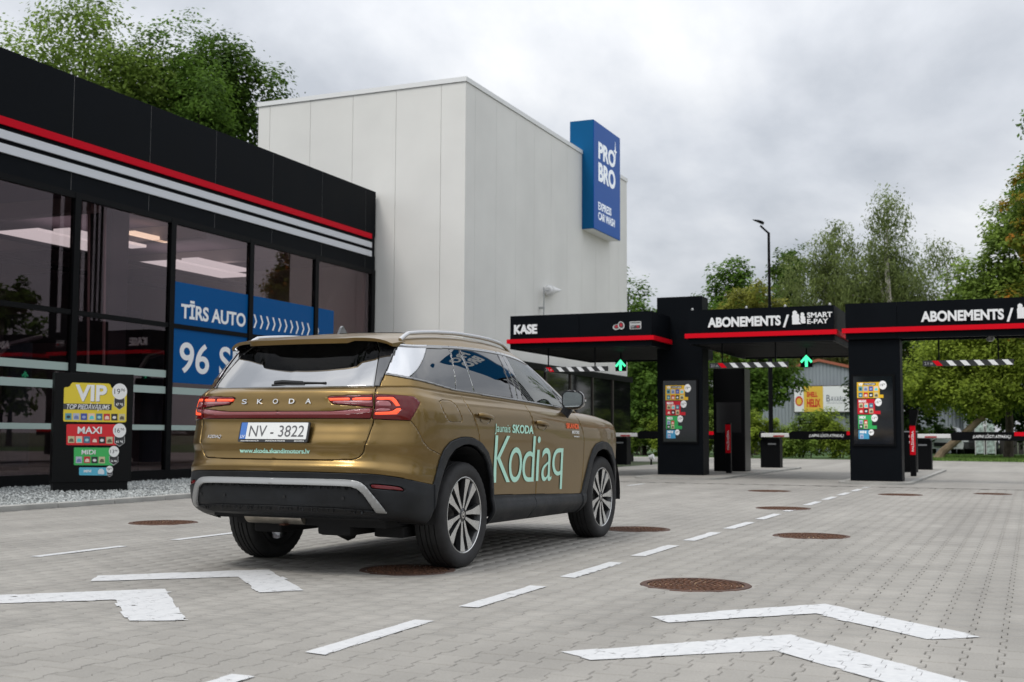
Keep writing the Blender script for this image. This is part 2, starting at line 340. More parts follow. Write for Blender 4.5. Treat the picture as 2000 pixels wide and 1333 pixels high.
def markings():
    m, N, L, p = _new('road_paint'); MATS['road_paint'] = m
    geo = N.new('ShaderNodeNewGeometry'); n = N.new('ShaderNodeTexNoise'); n.inputs['Scale'].default_value = 9; n.inputs['Detail'].default_value = 8; n.inputs['Roughness'].default_value = .65; n.inputs['Distortion'].default_value = .6
    mp = N.new('ShaderNodeMapping'); mp.inputs['Scale'].default_value = (1, 3.2, 1); mp.inputs['Rotation'].default_value = (0, 0, .4); L.new(geo.outputs['Position'], mp.inputs[0]); L.new(mp.outputs[0], n.inputs['Vector'])
    cr = N.new('ShaderNodeValToRGB'); cr.color_ramp.elements[0].position = .335; cr.color_ramp.elements[1].position = .385; L.new(n.outputs[0], cr.inputs[0]); L.new(cr.outputs[0], p.inputs['Alpha'])
    n2 = N.new('ShaderNodeTexNoise'); n2.inputs['Scale'].default_value = 25; L.new(geo.outputs['Position'], n2.inputs['Vector'])
    c2 = N.new('ShaderNodeValToRGB'); c2.color_ramp.elements[0].color = (.44, .45, .46, 1); c2.color_ramp.elements[1].color = (.62, .62, .62, 1); L.new(n2.outputs[0], c2.inputs[0]); L.new(c2.outputs[0], p.inputs['Base Color'])
    p.inputs['Roughness'].default_value = .6
    r = random.Random(5)
    def clip(P, Q):
        """part of convex polygon P inside convex polygon Q (both counter-clockwise)"""
        for (a, b) in zip(Q, Q[1:] + Q[:1]):
            out = []; sd = lambda p: (b[0] - a[0]) * (p[1] - a[1]) - (b[1] - a[1]) * (p[0] - a[0])
            for k in range(len(P)):
                p, q = P[k], P[(k + 1) % len(P)]; u, w = sd(p), sd(q)
                if u >= 0: out.append(p)
                if (u >= 0) != (w >= 0): t = u / (u - w); out.append((p[0] + (q[0] - p[0]) * t, p[1] + (q[1] - p[1]) * t))
            P = out
            if len(P) < 3: return []
        return P
    def ccw(P): return P if sum(a[0] * b[1] - b[0] * a[1] for a, b in zip(P, P[1:] + P[:1])) > 0 else P[::-1]
    def patch(name, quads, label, group, jit=.006, z=.0032):
        """paint lies on the paver tops only, so the joints run through it and its edge steps from stone to stone"""
        vs = []; fs = []; quads = [ccw(q) for q in quads]; xs = [p[0] for q in quads for p in q]; ys = [p[1] for q in quads for p in q]
        for (px, py) in PAVERS:
            if not (min(xs) - .2 < px < max(xs) + .2 and min(ys) - .2 < py < max(ys) + .2): continue
            jt = {}
            for q in quads:
                qq = [jt.setdefault(p, (p[0] + r.gauss(0, jit), p[1] + r.gauss(0, jit))) for p in q]
                for pq in PAVER_QUADS:
                    P = clip(ccw([(px + a, py + b) for a, b in pq]), qq)
                    if len(P) > 2: n_ = len(vs); vs += [(a, b, z) for a, b in P]; fs.append(tuple(range(n_, n_ + len(P))))
        if not fs:
            for q in quads: n_ = len(vs); vs += [(a, b, z) for a, b in q]; fs.append(tuple(range(n_, n_ + len(q))))
        me = bpy.data.meshes.new(name); me.from_pydata(vs, [], fs); me.materials.append(m); finish(me, False)
        o = link(name, me); tag(o, label, 'road marking', group); return o
    # the two dashed lines are counted dash by dash
    ords = ['nearest', 'second', 'third', 'fourth', 'fifth', 'sixth', 'seventh', 'eighth', 'ninth', 'tenth', 'eleventh', 'twelfth', 'thirteenth', 'fourteenth']
    for k in range(-1, 13):
        y0 = 4.38 + 1.503 * k; ln = 1.0 if k < 8 else .95
        if k == 7: y0 += .06; ln = .88
        lab = 'white dash at the bottom edge of the photo, mostly cut off' if k < 0 else ords[k] + ' full white dash of the lane line right of the car, counted from the bottom'
        patch('lane_dash', [[(-2.855, y0), (-2.745, y0 + r.uniform(-.02, .02)), (-2.745, y0 + ln), (-2.85, y0 + ln + r.uniform(-.02, .02))]], lab, 'dashes of the right lane line', .0045)
    for k in range(-1, 11):
        y0 = 6.86 + 1.59 * k
        lab = {0: 'long white dash at left, nearest the rusty cover by the kerb', 1: 'white dash just behind the rear left tyre of the car', -1: 'white dash of the left lane line just outside the left edge'}.get(k, ords[k] + ' white dash of the lane line left of the car, counted from the left edge')
        patch('lane_dash', [[(-6.885, y0), (-6.79, y0), (-6.79, y0 + .96), (-6.885, y0 + .96)]], lab, 'dashes of the left lane line', .004)
    ch = {'lower left white chevron on the paving, cut by the left edge of the photo': [(-5.50, 5.10), (-4.74, 5.80), (-3.87, 4.88), (-4.11, 4.73), (-4.69, 5.30), (-5.24, 4.84)],
          'white chevron on the paving right behind the car': [(-5.57, 6.14), (-4.80, 6.92), (-3.96, 6.08), (-4.16, 5.90), (-4.73, 6.48), (-5.40, 5.89)],
          'upper right white chevron, in front of the large manhole cover': [(-1.82, 5.97), (-1.08, 6.84), (-.24, 6.03), (-.46, 5.85), (-1.07, 6.44), (-1.67, 5.84)],
          'lowest right white chevron, cut by the bottom edge of the photo': [(-1.86, 4.86), (-1.06, 5.73), (-.20, 4.86), (-.42, 4.68), (-1.04, 5.27), (-1.70, 4.73)]}
    for lab, poly in ch.items(): patch('lane_chevron', [[poly[0], poly[1], poly[4], poly[5]], [poly[1], poly[2], poly[3], poly[4]]], lab, 'white chevrons on the lanes', .008)
markings()

def manholes():
    M = mat('rusty_iron', (.10, .045, .024), rough=.75, metal=.25, nscale=18, namp=.55, bump=.3, bscale=60)
    MR = mat('rust_frame', (.07, .034, .022), rough=.8, nscale=12, namp=.4); MS = mat('iron_dirt', (.25, .165, .095), rough=.95, nscale=40, namp=.4)
    labs = ['large rusty manhole cover in the foreground, above the right chevrons', 'rusty manhole cover in the right lane beyond the large foreground one', 'rusty manhole cover lying on the right dashed line', 'farthest rusty manhole cover in the middle lane, left of the middle pillar', 'far rusty manhole cover in the right lane, under the middle pillar', 'small rusty cover at the right edge of the photo', 'manhole cover by the front right tyre of the car', 'rusty manhole cover near the kerb at left', 'manhole cover half under the rear right tyre of the car']
    proto = None
    for (x, y, r), lab in zip(MANHOLES, labs):
        t = thing('manhole_cover', lab, 'manhole cover', (x, y, 0), RNG.uniform(0, 3), 'rusty manhole covers')
        if proto is None:
            b = MB(); b.lathe([(0, -.006), (.300, -.006), (.300, -.02), (0, -.02)], 40); plate = b.build('cover_plate', MS, t)
            b = MB(); b.lathe([(.349, -.0032), (.50, -.0042)], 40); collar = b.build('cover_collar', M_PAVER, t)
            b = MB(); b.lathe([(.305, -.02), (.305, .002), (.342, .002), (.348, -.004), (.348, -.02)], 48); fr = b.build('cover_frame', MR, t)
            b = MB(); n = 0
            for ring in range(1, 9):
                rr = ring * .0345; k = max(6, int(2 * pi * rr / .042))
                for i in range(k):
                    a = 2 * pi * (i + .5 * (ring % 2)) / k; w, h = (.015, .010) if (i + ring) % 2 else (.010, .015)
                    c, s = cos(a), sin(a); vs = []
                    for z, q in ((-.006, 1.0), (.003, .8)):
                        for sx, sy in ((-1, -1), (1, -1), (1, 1), (-1, 1)): vs.append((rr * c + sx * w * q * c - sy * h * q * s, rr * s + sx * w * q * s + sy * h * q * c, z))
                    b.add(vs, [(4, 5, 6, 7), (0, 1, 5, 4), (1, 2, 6, 5), (2, 3, 7, 6), (3, 0, 4, 7)])
            st = b.build('cover_studs', M, t); tag(st, kind='stuff'); proto = (plate, fr, st, collar)
        else:
            for o in proto:
                c = o.copy(); COL.objects.link(c); c.parent = t
        s = r / .348; t.scale = (s, s, 1)
manholes()

def kerb_and_gravel():
    # kerb stones along the gravel strip, then the gravel itself
    k = thing('gravel_kerb', 'pale concrete kerb edging the gravel strip along the glass hall', 'kerb', (-11.1, 10, 0)); k['kind'] = 'structure'
    del k['label']; del k['category']
    proto = None
    for i in range(24):
        y = -2 + i * 1.0
        if proto is None:
            b = MB(); b.box(-.075, .075, -.497, .497, -.10, .055, .012); proto = b.build('kerb_stone', M_CONC, k, True); o = proto
        else:
            o = proto.copy(); COL.objects.link(o)
        o.location = (-.075 + RNG.uniform(-.006, .006), y - 10, RNG.uniform(-.006, .006))
    b = MB(); b.add([(-15.9, -4, .0), (-11.25, -4, .0), (-11.25, 27.5, .0), (-15.9, 27.5, .0)], [(0, 1, 2, 3)]); b.add([(-13.3, 27.5, .0), (-11.25, 27.5, .0), (-11.25, 30, .0), (-13.3, 30, .0)], [(0, 1, 2, 3)])
    g = b.build('gravel_bed', mat('gravel_base', (.22, .225, .22), rough=.95, nscale=35, namp=.45), None); tag(g, kind='structure')
    # chippings
    rr = np.random.RandomState(11); n = 26000
    P = np.c_[rr.uniform(-15.4, -11.28, n), rr.uniform(8.5, 24, n), rr.uniform(.0, .035, n)]
    oct_v = np.array([(1, 0, 0), (-1, 0, 0), (0, 1, 0), (0, -1, 0), (0, 0, 1)], float); s = rr.uniform(.008, .023, (n, 1, 1)) * rr.uniform(.6, 1.3, (n, 1, 3)); a = rr.uniform(0, 6.28, n)
    V = oct_v[None] * s; X = V[:, :, 0].copy(); V[:, :, 0] = X * np.cos(a)[:, None] - V[:, :, 1] * np.sin(a)[:, None]; V[:, :, 1] = X * np.sin(a)[:, None] + V[:, :, 1] * np.cos(a)[:, None]
    V[:, :, 2] += V[:, :, 0] * rr.uniform(-.6, .6, (n, 1)); V += P[:, None]
    F = np.array([(0, 2, 4), (2, 1, 4), (1, 3, 4), (3, 0, 4)])[None] + 5 * np.arange(n)[:, None, None]
    tri_mesh('gravel', V.reshape(-1, 3), F.reshape(-1, 3), gravel_mat(), np.repeat(rr.rand(n), 5))
def tone_mat(name, c0, c1, rough=.9, transl=0.0, c2=None):
    if name in MATS: return MATS[name]
    m, N, L, p = _new(name); at = N.new('ShaderNodeAttribute'); at.attribute_name = 'tone'
    cr = N.new('ShaderNodeValToRGB'); cr.color_ramp.elements[0].color = (*c0, 1); cr.color_ramp.elements[1].color = (*c1, 1)
    if c2: e = cr.color_ramp.elements.new(.5); e.color = (*c1, 1); cr.color_ramp.elements[-1].color = (*c2, 1)
    L.new(at.outputs['Fac'], cr.inputs[0]); L.new(cr.outputs[0], p.inputs['Base Color']); p.inputs['Roughness'].default_value = rough; p.inputs['Specular IOR Level'].default_value = .3 if not transl else .08
    if transl:
        t = N.new('ShaderNodeBsdfTranslucent'); L.new(cr.outputs[0], t.inputs[0]); mx = N.new('ShaderNodeMixShader'); mx.inputs[0].default_value = transl
        out = [n for n in N if n.type == 'OUTPUT_MATERIAL'][0]; L.new(p.outputs[0], mx.inputs[1]); L.new(t.outputs[0], mx.inputs[2]); L.new(mx.outputs[0], out.inputs[0])
    MATS[name] = m; return m
def gravel_mat(): return tone_mat('gravel_chips', (.15, .16, .16), (.46, .48, .47), .9)
def tri_mesh(name, V, F, m, tone=None, parent=None, stuff=True, smooth=False):
    k = F.shape[1]; me = bpy.data.meshes.new(name); me.vertices.add(len(V)); me.vertices.foreach_set('co', np.asarray(V, np.float32).reshape(-1))
    me.loops.add(F.size); me.loops.foreach_set('vertex_index', F.astype(np.int32).reshape(-1)); me.polygons.add(len(F))
    me.polygons.foreach_set('loop_start', np.arange(0, F.size, k)); me.polygons.foreach_set('loop_total', np.full(len(F), k)); me.update(calc_edges=True)
    if tone is not None:
        at = me.attributes.new('tone', 'FLOAT', 'POINT'); at.data.foreach_set('value', np.asarray(tone, np.float32))
    me.materials.append(m); o = link(name, me, parent)
    if stuff: tag(o, kind='stuff')
    return o
kerb_and_gravel()

# ---------------------------------------------------------------- glass hall on the left
M_FASCIA = mat('black_fascia', (.0042, .0055, .0075), rough=.5, spec=.05, nscale=1.2, namp=.15, rvar=.05)
M_FRAME = mat('black_frame', (.0038, .0042, .005), rough=.45, spec=.08)
M_REDSTRIPE = mat('red_stripe', (.56, .001, .014), rough=.5, spec=.08)
M_REDBAR = mat('red_canopy_bar', (.66, .003, .014), rough=.5, spec=.08)
M_WSTRIPE = mat('white_stripe', (.60, .62, .66), rough=.5)
M_BLUE = mat('blue_film', (.001, .078, .255), rough=.4, spec=.08)
M_SIGNWHITE = mat('sign_white', (.80, .81, .82), rough=.45)
M_PANE = glass_mat('hall_glass', (.72, .64, .66), f0=.045, refl=(.93, .83, .87))

def glass_hall():
    ab = -.0165; D = -15.41; nb = (cos(ab), -sin(ab))
    t = thing('glass_hall', 'low black fronted glass hall with red and white stripes and blue window films', 'building', (nb[0] * D, nb[1] * D, 0), -ab)
    U0, U1 = 5.95, 27.65; joints = [U0] + [16.51 - 2.11 * k for k in range(4, 0, -1)] + [16.51, 18.61, 20.71, 22.84, 24.97, 27.12, U1]
    for a, b_ in zip(joints[:-1], joints[1:]):
        b = MB(); b.box(-.03, .03, a + .006, b_ - .006, 6.17 - .06, 7.33); b.build('fascia_panel', M_FASCIA, t)
        b = MB(); b.box(-.03, .03, a + .006, b_ - .006, 5.22, 5.60); b.build('fascia_panel', M_FASCIA, t)
    b = MB(); b.box(-.06, .012, U0, U1 - .004, 5.60, 6.11); b.box(-.16, -.035, U0, U1 - .004, 5.20, 7.30); b.build('fascia_backing', M_FASCIA, t)
    b = MB()
    for j in joints[1:-1]: b.box(-.034, .026, j - .0055, j + .0055, 5.23, 5.60); b.box(-.034, .026, j - .0055, j + .0055, 6.11, 7.325)
    b.build('panel_joints', mat('joint_grey', (.20, .20, .20), rough=.6), t)['kind'] = 'stuff'
    for z0, z1, m in ((6.035, 6.17, M_REDSTRIPE), (5.80, 5.945, M_WSTRIPE), (5.565, 5.715, M_WSTRIPE)):
        b = MB(); b.box(.031, .07, U0, 27.40, z0, z1); b.build('stripe', m, t)
    # roof deck and back volume
    b = MB(); b.box(-9.2, -.17, U0, U1 - .05, 7.0, 7.15); b.build('roof', M_FASCIA, t)
    b = MB(); b.box(-9.2, -9.0, U0, U1 - .05, 0, 7.0); b.box(-9.0, -.2, U0, U0 + .2, 0, 7.0); b.build('back_wall', mat('inner_wall', (.16, .125, .135), rough=.8, nscale=.7, namp=.2), t)
    b = MB(); b.box(-9.0, -.2, U1 - .25, U1 - .05, 0, 7.0); b.build('end_wall', mat('end_wall_cream', (.44, .40, .33), rough=.8), t)
    b = MB(); b.box(-9.0, -.1, U0, U1, -.02, .08); b.build('inner_floor', mat('inner_floor', (.13, .13, .13), rough=.5), t)
    b = MB(); b.box(-9.0, -.2, U0 + .2, U1 - .25, 5.35, 5.5); b.build('inner_ceiling', mat('ceiling_mauve', (.15, .115, .14), rough=.8), t)
    # frame
    MUL = [14.0 - 2.69 * k for k in (3, 2, 1)] + [14.0, 16.70, 19.38, 22.08, 24.785, 27.55]
    for u in MUL:
        b = MB(); b.box(-.06, .045, u - .075, u + .075, .02, 5.22); b.build('mullion', M_FRAME, t)
    b = MB(); b.box(-.06, .04, U0, U1, 5.12, 5.235); b.build('head_frame', M_FRAME, t)
    b = MB(); b.box(-.06, .05, U0, U1, -.05, .20); b.build('sill_frame', M_FRAME, t)
    b = MB(); b.box(-.08, .02, U1 - .16, U1 + .05, 0, 5.235); b.build('corner_post', M_FRAME, t)
    for a, c in zip(MUL[:-1], MUL[1:]):
        b = MB(); b.box(-.055, .03, a + .076, c - .076, 3.02, 3.11); b.build('transom', M_FRAME, t)
        for z0, z1 in ((.20, 3.02), (3.11, 5.12)):
            b = MB(); b.box(-.012, -.004, a + .077, c - .077, z0 + .002, z1 - .002)
            b.build('window_pane', M_PANE, t)
    # pale safety bands on the lower panes
    mb_ = mat('frosted_band', (.34, .43, .40), rough=.7)
    for a, c in zip(MUL[2:-1], MUL[3:]):
        for z0, z1 in ((2.02, 2.16), (1.70, 1.84), (.98, 1.08)):
            if a > 19.0 and z0 > 1.8: continue
            b = MB(); b.box(-.0035, -.002, a + .08, c - .08, z0, z1); b.build('safety_band', mb_, t)
    fn = lambda a, z, d: (.0052 + d, a, z)
    for a, c, z0, z1 in ((19.455, 22.0, 3.11, 3.965), (22.155, 24.705, 3.11, 3.965), (24.86, 25.64, 3.11, 3.965), (19.455, 22.0, 1.93, 3.02), (22.155, 24.705, 1.93, 3.02)):
        b = MB(); b.box(-.0035, .0045, a, c, z0, z1); f = b.build('window_film', M_BLUE, t)
        if z0 > 3 and a < 20: put_text('lettering', 'TĪRS AUTO', M_SIGNWHITE, f, fn, 19.71, 3.255, .285, 2.22, bold=.03, depth=.002)
        if z0 > 3 and a > 22 and a < 23:
            for k in range(10):
                u = 22.23 + .243 * k; s = .050
                P = [(u, 3.255), (u + .055, 3.255), (u + .135, 3.405), (u + .055, 3.555), (u, 3.555), (u + .080, 3.405)]
                bb = MB(); bb.prism(P, 0, .002, lambda q, z, h: (.005 + h, q, z)); bb.build('film_arrow', M_SIGNWHITE, f)
        if z0 > 3 and a > 24:
            P = [(24.87, 3.50), (24.90, 3.555), (24.955, 3.405), (24.90, 3.255), (24.87, 3.30), (24.905, 3.405)]
            bb = MB(); bb.prism(P, 0, .002, lambda q, z, h: (.005 + h, q, z)); bb.build('film_arrow', M_SIGNWHITE, f)
        if z0 < 3 and a < 20:
            put_text('lettering', '96', M_SIGNWHITE, f, fn, 19.70, 2.16, .62, .97, bold=.015, depth=.002); put_text('lettering', 'SE', M_SIGNWHITE, f, fn, 21.02, 2.16, .62, .88, bold=.015, depth=.002)
        if z0 < 3 and a > 20: put_text('lettering', 'K', M_SIGNWHITE, f, fn, 22.26, 2.16, .62, .40, bold=.015, depth=.002)
    # inside: ceiling lights, cross beams, washing gear
    ml = mat('ceiling_light_panel', (.8, .8, .78), rough=.6, emit=(.95, 1.0, .97), estr=.95)
    for u0, u1, n0, n1, z in ((18.1, 20.6, -3.45, -2.25, 4.9), (18.3, 20.6, -2.05, -1.65, 4.9), (22.6, 25.4, -3.7, -2.4, 4.9), (22.5, 24.6, -2.2, -1.75, 4.9), (13.6, 16.1, -3.45, -2.25, 4.9), (17.4, 20.4, -7.4, -6.3, 4.98)):
        b = MB(); b.box(n0, n1, u0, u1, z, z + .06); b.build('ceiling_panel', ml, t)
    mt = mat('lamp_tube', (.8, .75, .6), emit=(1, .86, .6), estr=1.6)
    b = MB(); b.box(-1.5, -1.3, 19.8, 21.0, 5.05, 5.12); b.build('ceiling_lamp', mt, t)
    mbm = mat('inner_beam', (.30, .26, .24), rough=.7)
    for u in (11, 14.2, 17.4, 20.6, 23.8): b = MB(); b.box(-9, -.3, u, u + .25, 5.05, 5.34); b.build('ceiling_beam', mbm, t)
    b = MB(); b.tube([(-2.5, 9, 4.7), (-2.5, 26, 4.7)], .05, 8); b.tube([(-4.2, 9, 4.6), (-4.2, 26, 4.6)], .06, 8); b.build('ceiling_pipe', M_FRAME, t)['kind'] = 'stuff'
    dk = mat('machine_dark', (.018, .020, .022), rough=.5); gr = mat('machine_grey', (.10, .11, .115), rough=.45, metal=.3)
    for u in (12.6, 16.2, 20.0, 23.4):
        b = MB(); b.box(-5.2, -4.9, u, u + .5, .08, 3.4); b.box(-1.9, -1.6, u, u + .5, .08, 3.4); b.box(-5.2, -1.6, u, u + .5, 2.9, 3.5); b.build('wash_arch', dk, t)
        b = MB()
        b.tube([(-1.75, u + .9, .3), (-1.75, u + .9, 2.6)], .32, 14); b.build('wash_brush', mat('brush_blue_grey', (.035, .06, .075), rough=.95, bump=.8, bscale=30), t, True)
        b = MB(); b.tube([(-1.2, u - 1.0, .4), (-1.2, u - .6, 1.6), (-1.2, u + .2, 2.5), (-1.2, u + 1.0, 2.7)], .045, 8); b.build('guide_hoop', gr, t, True)
    b = MB(); b.box(-6.6, -6.5, 8, 26, .08, 2.6); b.build('tunnel_screen', mat('tunnel_screen', (.09, .085, .085), rough=.6, nscale=1.4, namp=.5), t)
    b = MB(); b.tube([(-.45, 18.1, .1), (-.42, 17.9, 5.2)], .028, 8); b.tube([(-.6, 17.85, .1), (-.58, 17.65, 5.2)], .024, 8); b.build('inner_cable', mat('inner_cable', (.36, .30, .28), rough=.6), t)
    b = MB(); b.box(-1.1, -.55, 18.25, 18.75, .08, 5.3); b.build('inner_column', dk, t)
glass_hall()

# ---------------------------------------------------------------- tall pale hall
M_WALL = mat('pale_cladding', (.74, .735, .705), rough=.5, nscale=.55, namp=.055, bump=.03, bscale=25)
M_CAP = mat('pale_flashing', (.78, .79, .79), rough=.45)
def white_hall():
    X, Y0, Y1, XL, H = -13.25, 27.4727, 40.95, -19.70, 10.05
    t = thing('white_hall', 'tall plain off white hall of vertical cladding panels behind the black fronted hall', 'building', (X, Y0, 0))
    off = (X, Y0, 0)
    b = MB(off); b.box(XL + .08, X - .08, Y0 + .08, Y1 - .08, 0, H - .05); b.build('wall_core', mat('joint_backing', (.34, .34, .33), rough=.8), t)  # grey backing that shows through the panel gaps
    for a, c in zip([-19.70, -19.31, -17.98, -16.63, -15.30, -13.96], [-19.31, -17.98, -16.63, -15.30, -13.96, -13.25]):
        b = MB(off); b.box(a + .005, c - (.005 if c < -13.3 else 0), Y0, Y0 + .08, 0, H, 0); b.build('wall_panel', M_WALL, t)
    ys = [Y0, 28.07] + [28.07 + 1.36 * k for k in range(1, 9)] + [40.0, Y1]
    for a, c in zip(ys[:-1], ys[1:]):
        b = MB(off); b.box(X - .08, X, a + (.004 if a > Y0 else .081), c - .004, 0, H, 0); b.build('wall_panel', M_WALL, t)
    b = MB(off); b.box(XL, XL + .08, Y0 + .09, Y1, 0, H); b.box(XL + .09, X - .09, Y1 - .08, Y1, 0, H); b.build('back_cladding', M_WALL, t)
    b = MB(off); b.box(XL - .03, X + .03, Y0 - .03, Y0 + .3, H + .012, 10.187); b.box(X - .3, X + .03, Y0 + .301, Y1 + .03, H + .012, 10.187); b.box(XL - .03, XL + .3, Y0 + .301, Y1 + .03, H + .012, 10.187); b.box(XL + .301, X - .301, Y1 - .3, Y1 + .03, H + .012, 10.187); b.build('parapet_cap', M_CAP, t)
    # dark glazed strip at the foot, under the first canopy
    gx = X + .02
    b = MB(off); b.box(gx, gx + .14, 28.6, 41.1, 2.80, 2.99); b.box(gx, gx + .16, 28.6, 41.1, -.02, .22); b.build('glazing_frame', M_FRAME, t)
    for a in np.arange(28.7, 40.9, 2.05):
        b = MB(off); b.box(gx + .02, gx + .09, a + .035, min(a + 2.015, 41.0), .222, 2.798); b.build('dark_pane', mat('dark_glazing', (.006, .006, .007), rough=.05, spec=.25), t)
        b = MB(off); b.box(gx + .01, gx + .13, a - .034, a + .034, .222, 2.798); b.build('glazing_bar', mat('bronze_bar', (.05, .042, .035), rough=.45), t)
white_hall()

def blue_sign():
    X, Y0, Y1, Z0, Z1 = -12.84, 36.233, 38.95, 7.59, 11.18
    t = thing('blue_lightbox', 'tall blue lightbox sign on the corner of the pale hall', 'sign', (X, Y0, Z0)); off = (X, Y0, Z0)
    mb_ = mat('sign_blue', (.001, .060, .300), rough=.4, spec=.12, emit=(.01, .16, .55), estr=.10)
    b = MB(off); b.box(X - .83, X - .02, Y0, Y1, Z0, Z1, 0); b.build('sign_case', mat('sign_blue_side', (.002, .090, .235), rough=.4, spec=.12), t)
    b = MB(off); b.box(X - .019, X, Y0 + .012, Y1 - .012, Z0 + .012, Z1 - .012); f = b.build('sign_face', mb_, t)
    b = MB(off); b.box(X - .81, X - .03, Y0 + .02, Y1 - .02, Z0 - .01, Z0 - .001); b.build('sign_underside', M_CAP, t)
    fn = lambda a, z, d: (X + .002 + d - X, Y0 + a - Y0, z - Z0)
    mw = mat('sign_letters', (.8, .84, .88), rough=.4, emit=(.8, .87, .95), estr=.22)
    put_text('lettering', 'PRO', mw, f, fn, .43, 10.01, .54, 1.72, bold=.035, depth=.012)
    put_text('lettering', 'BRO', mw, f, fn, .43, 9.27, .60, 1.72, bold=.035, depth=.012)
    put_text('lettering', 'EXPRESS', mw, f, fn, .42, 8.29, .26, 1.32, bold=.02, depth=.008)
    put_text('lettering', 'CAR WASH', mw, f, fn, .42, 7.96, .26, 1.68, bold=.02, depth=.008)
    cx, cz = 2.16, 10.58; P = []
    for k in range(8):
        a = pi / 2 * (k // 2) + (pi / 4 if k % 2 else 0); r = (.32 if k % 4 == 2 else .19) if k % 2 == 0 else .055
        P.append((cx + r * cos(a), cz + r * sin(a) * 1.1))
    b = MB(); b.prism(P, 0, .012, lambda a, z, h: fn(a, z, h)); b.build('sign_star', mw, f)
blue_sign()

def wall_antenna():
    t = thing('wall_antenna', 'white cone shaped antenna on a pole on the pale hall wall', 'antenna', (-13.25, 32.56, 3.6)); off = (-13.25, 32.56, 3.6); m = M_CAP
    b = MB(off); b.tube([(-13.1, 32.56, 3.6), (-13.1, 32.56, 5.25)], .022, 8); b.box(-13.25, -13.08, 32.53, 32.59, 4.62, 4.68); b.tube([(-13.1, 32.56, 5.16), (-13.1, 32.9, 5.20)], .02, 8); b.build('mast', mat('galv', (.42, .43, .43), rough=.5, metal=.5), t)
    b = MB(off); b.tube([(-13.1, 32.9, 5.20), (-13.1, 32.97, 5.21)], [.10, .16], 16); b.tube([(-13.1, 32.975, 5.21), (-13.1, 34.0, 5.33)], [.165, .012], 16); b.build('horn', mat('white_plastic', (.75, .75, .75), rough=.4), t, True)
wall_antenna()

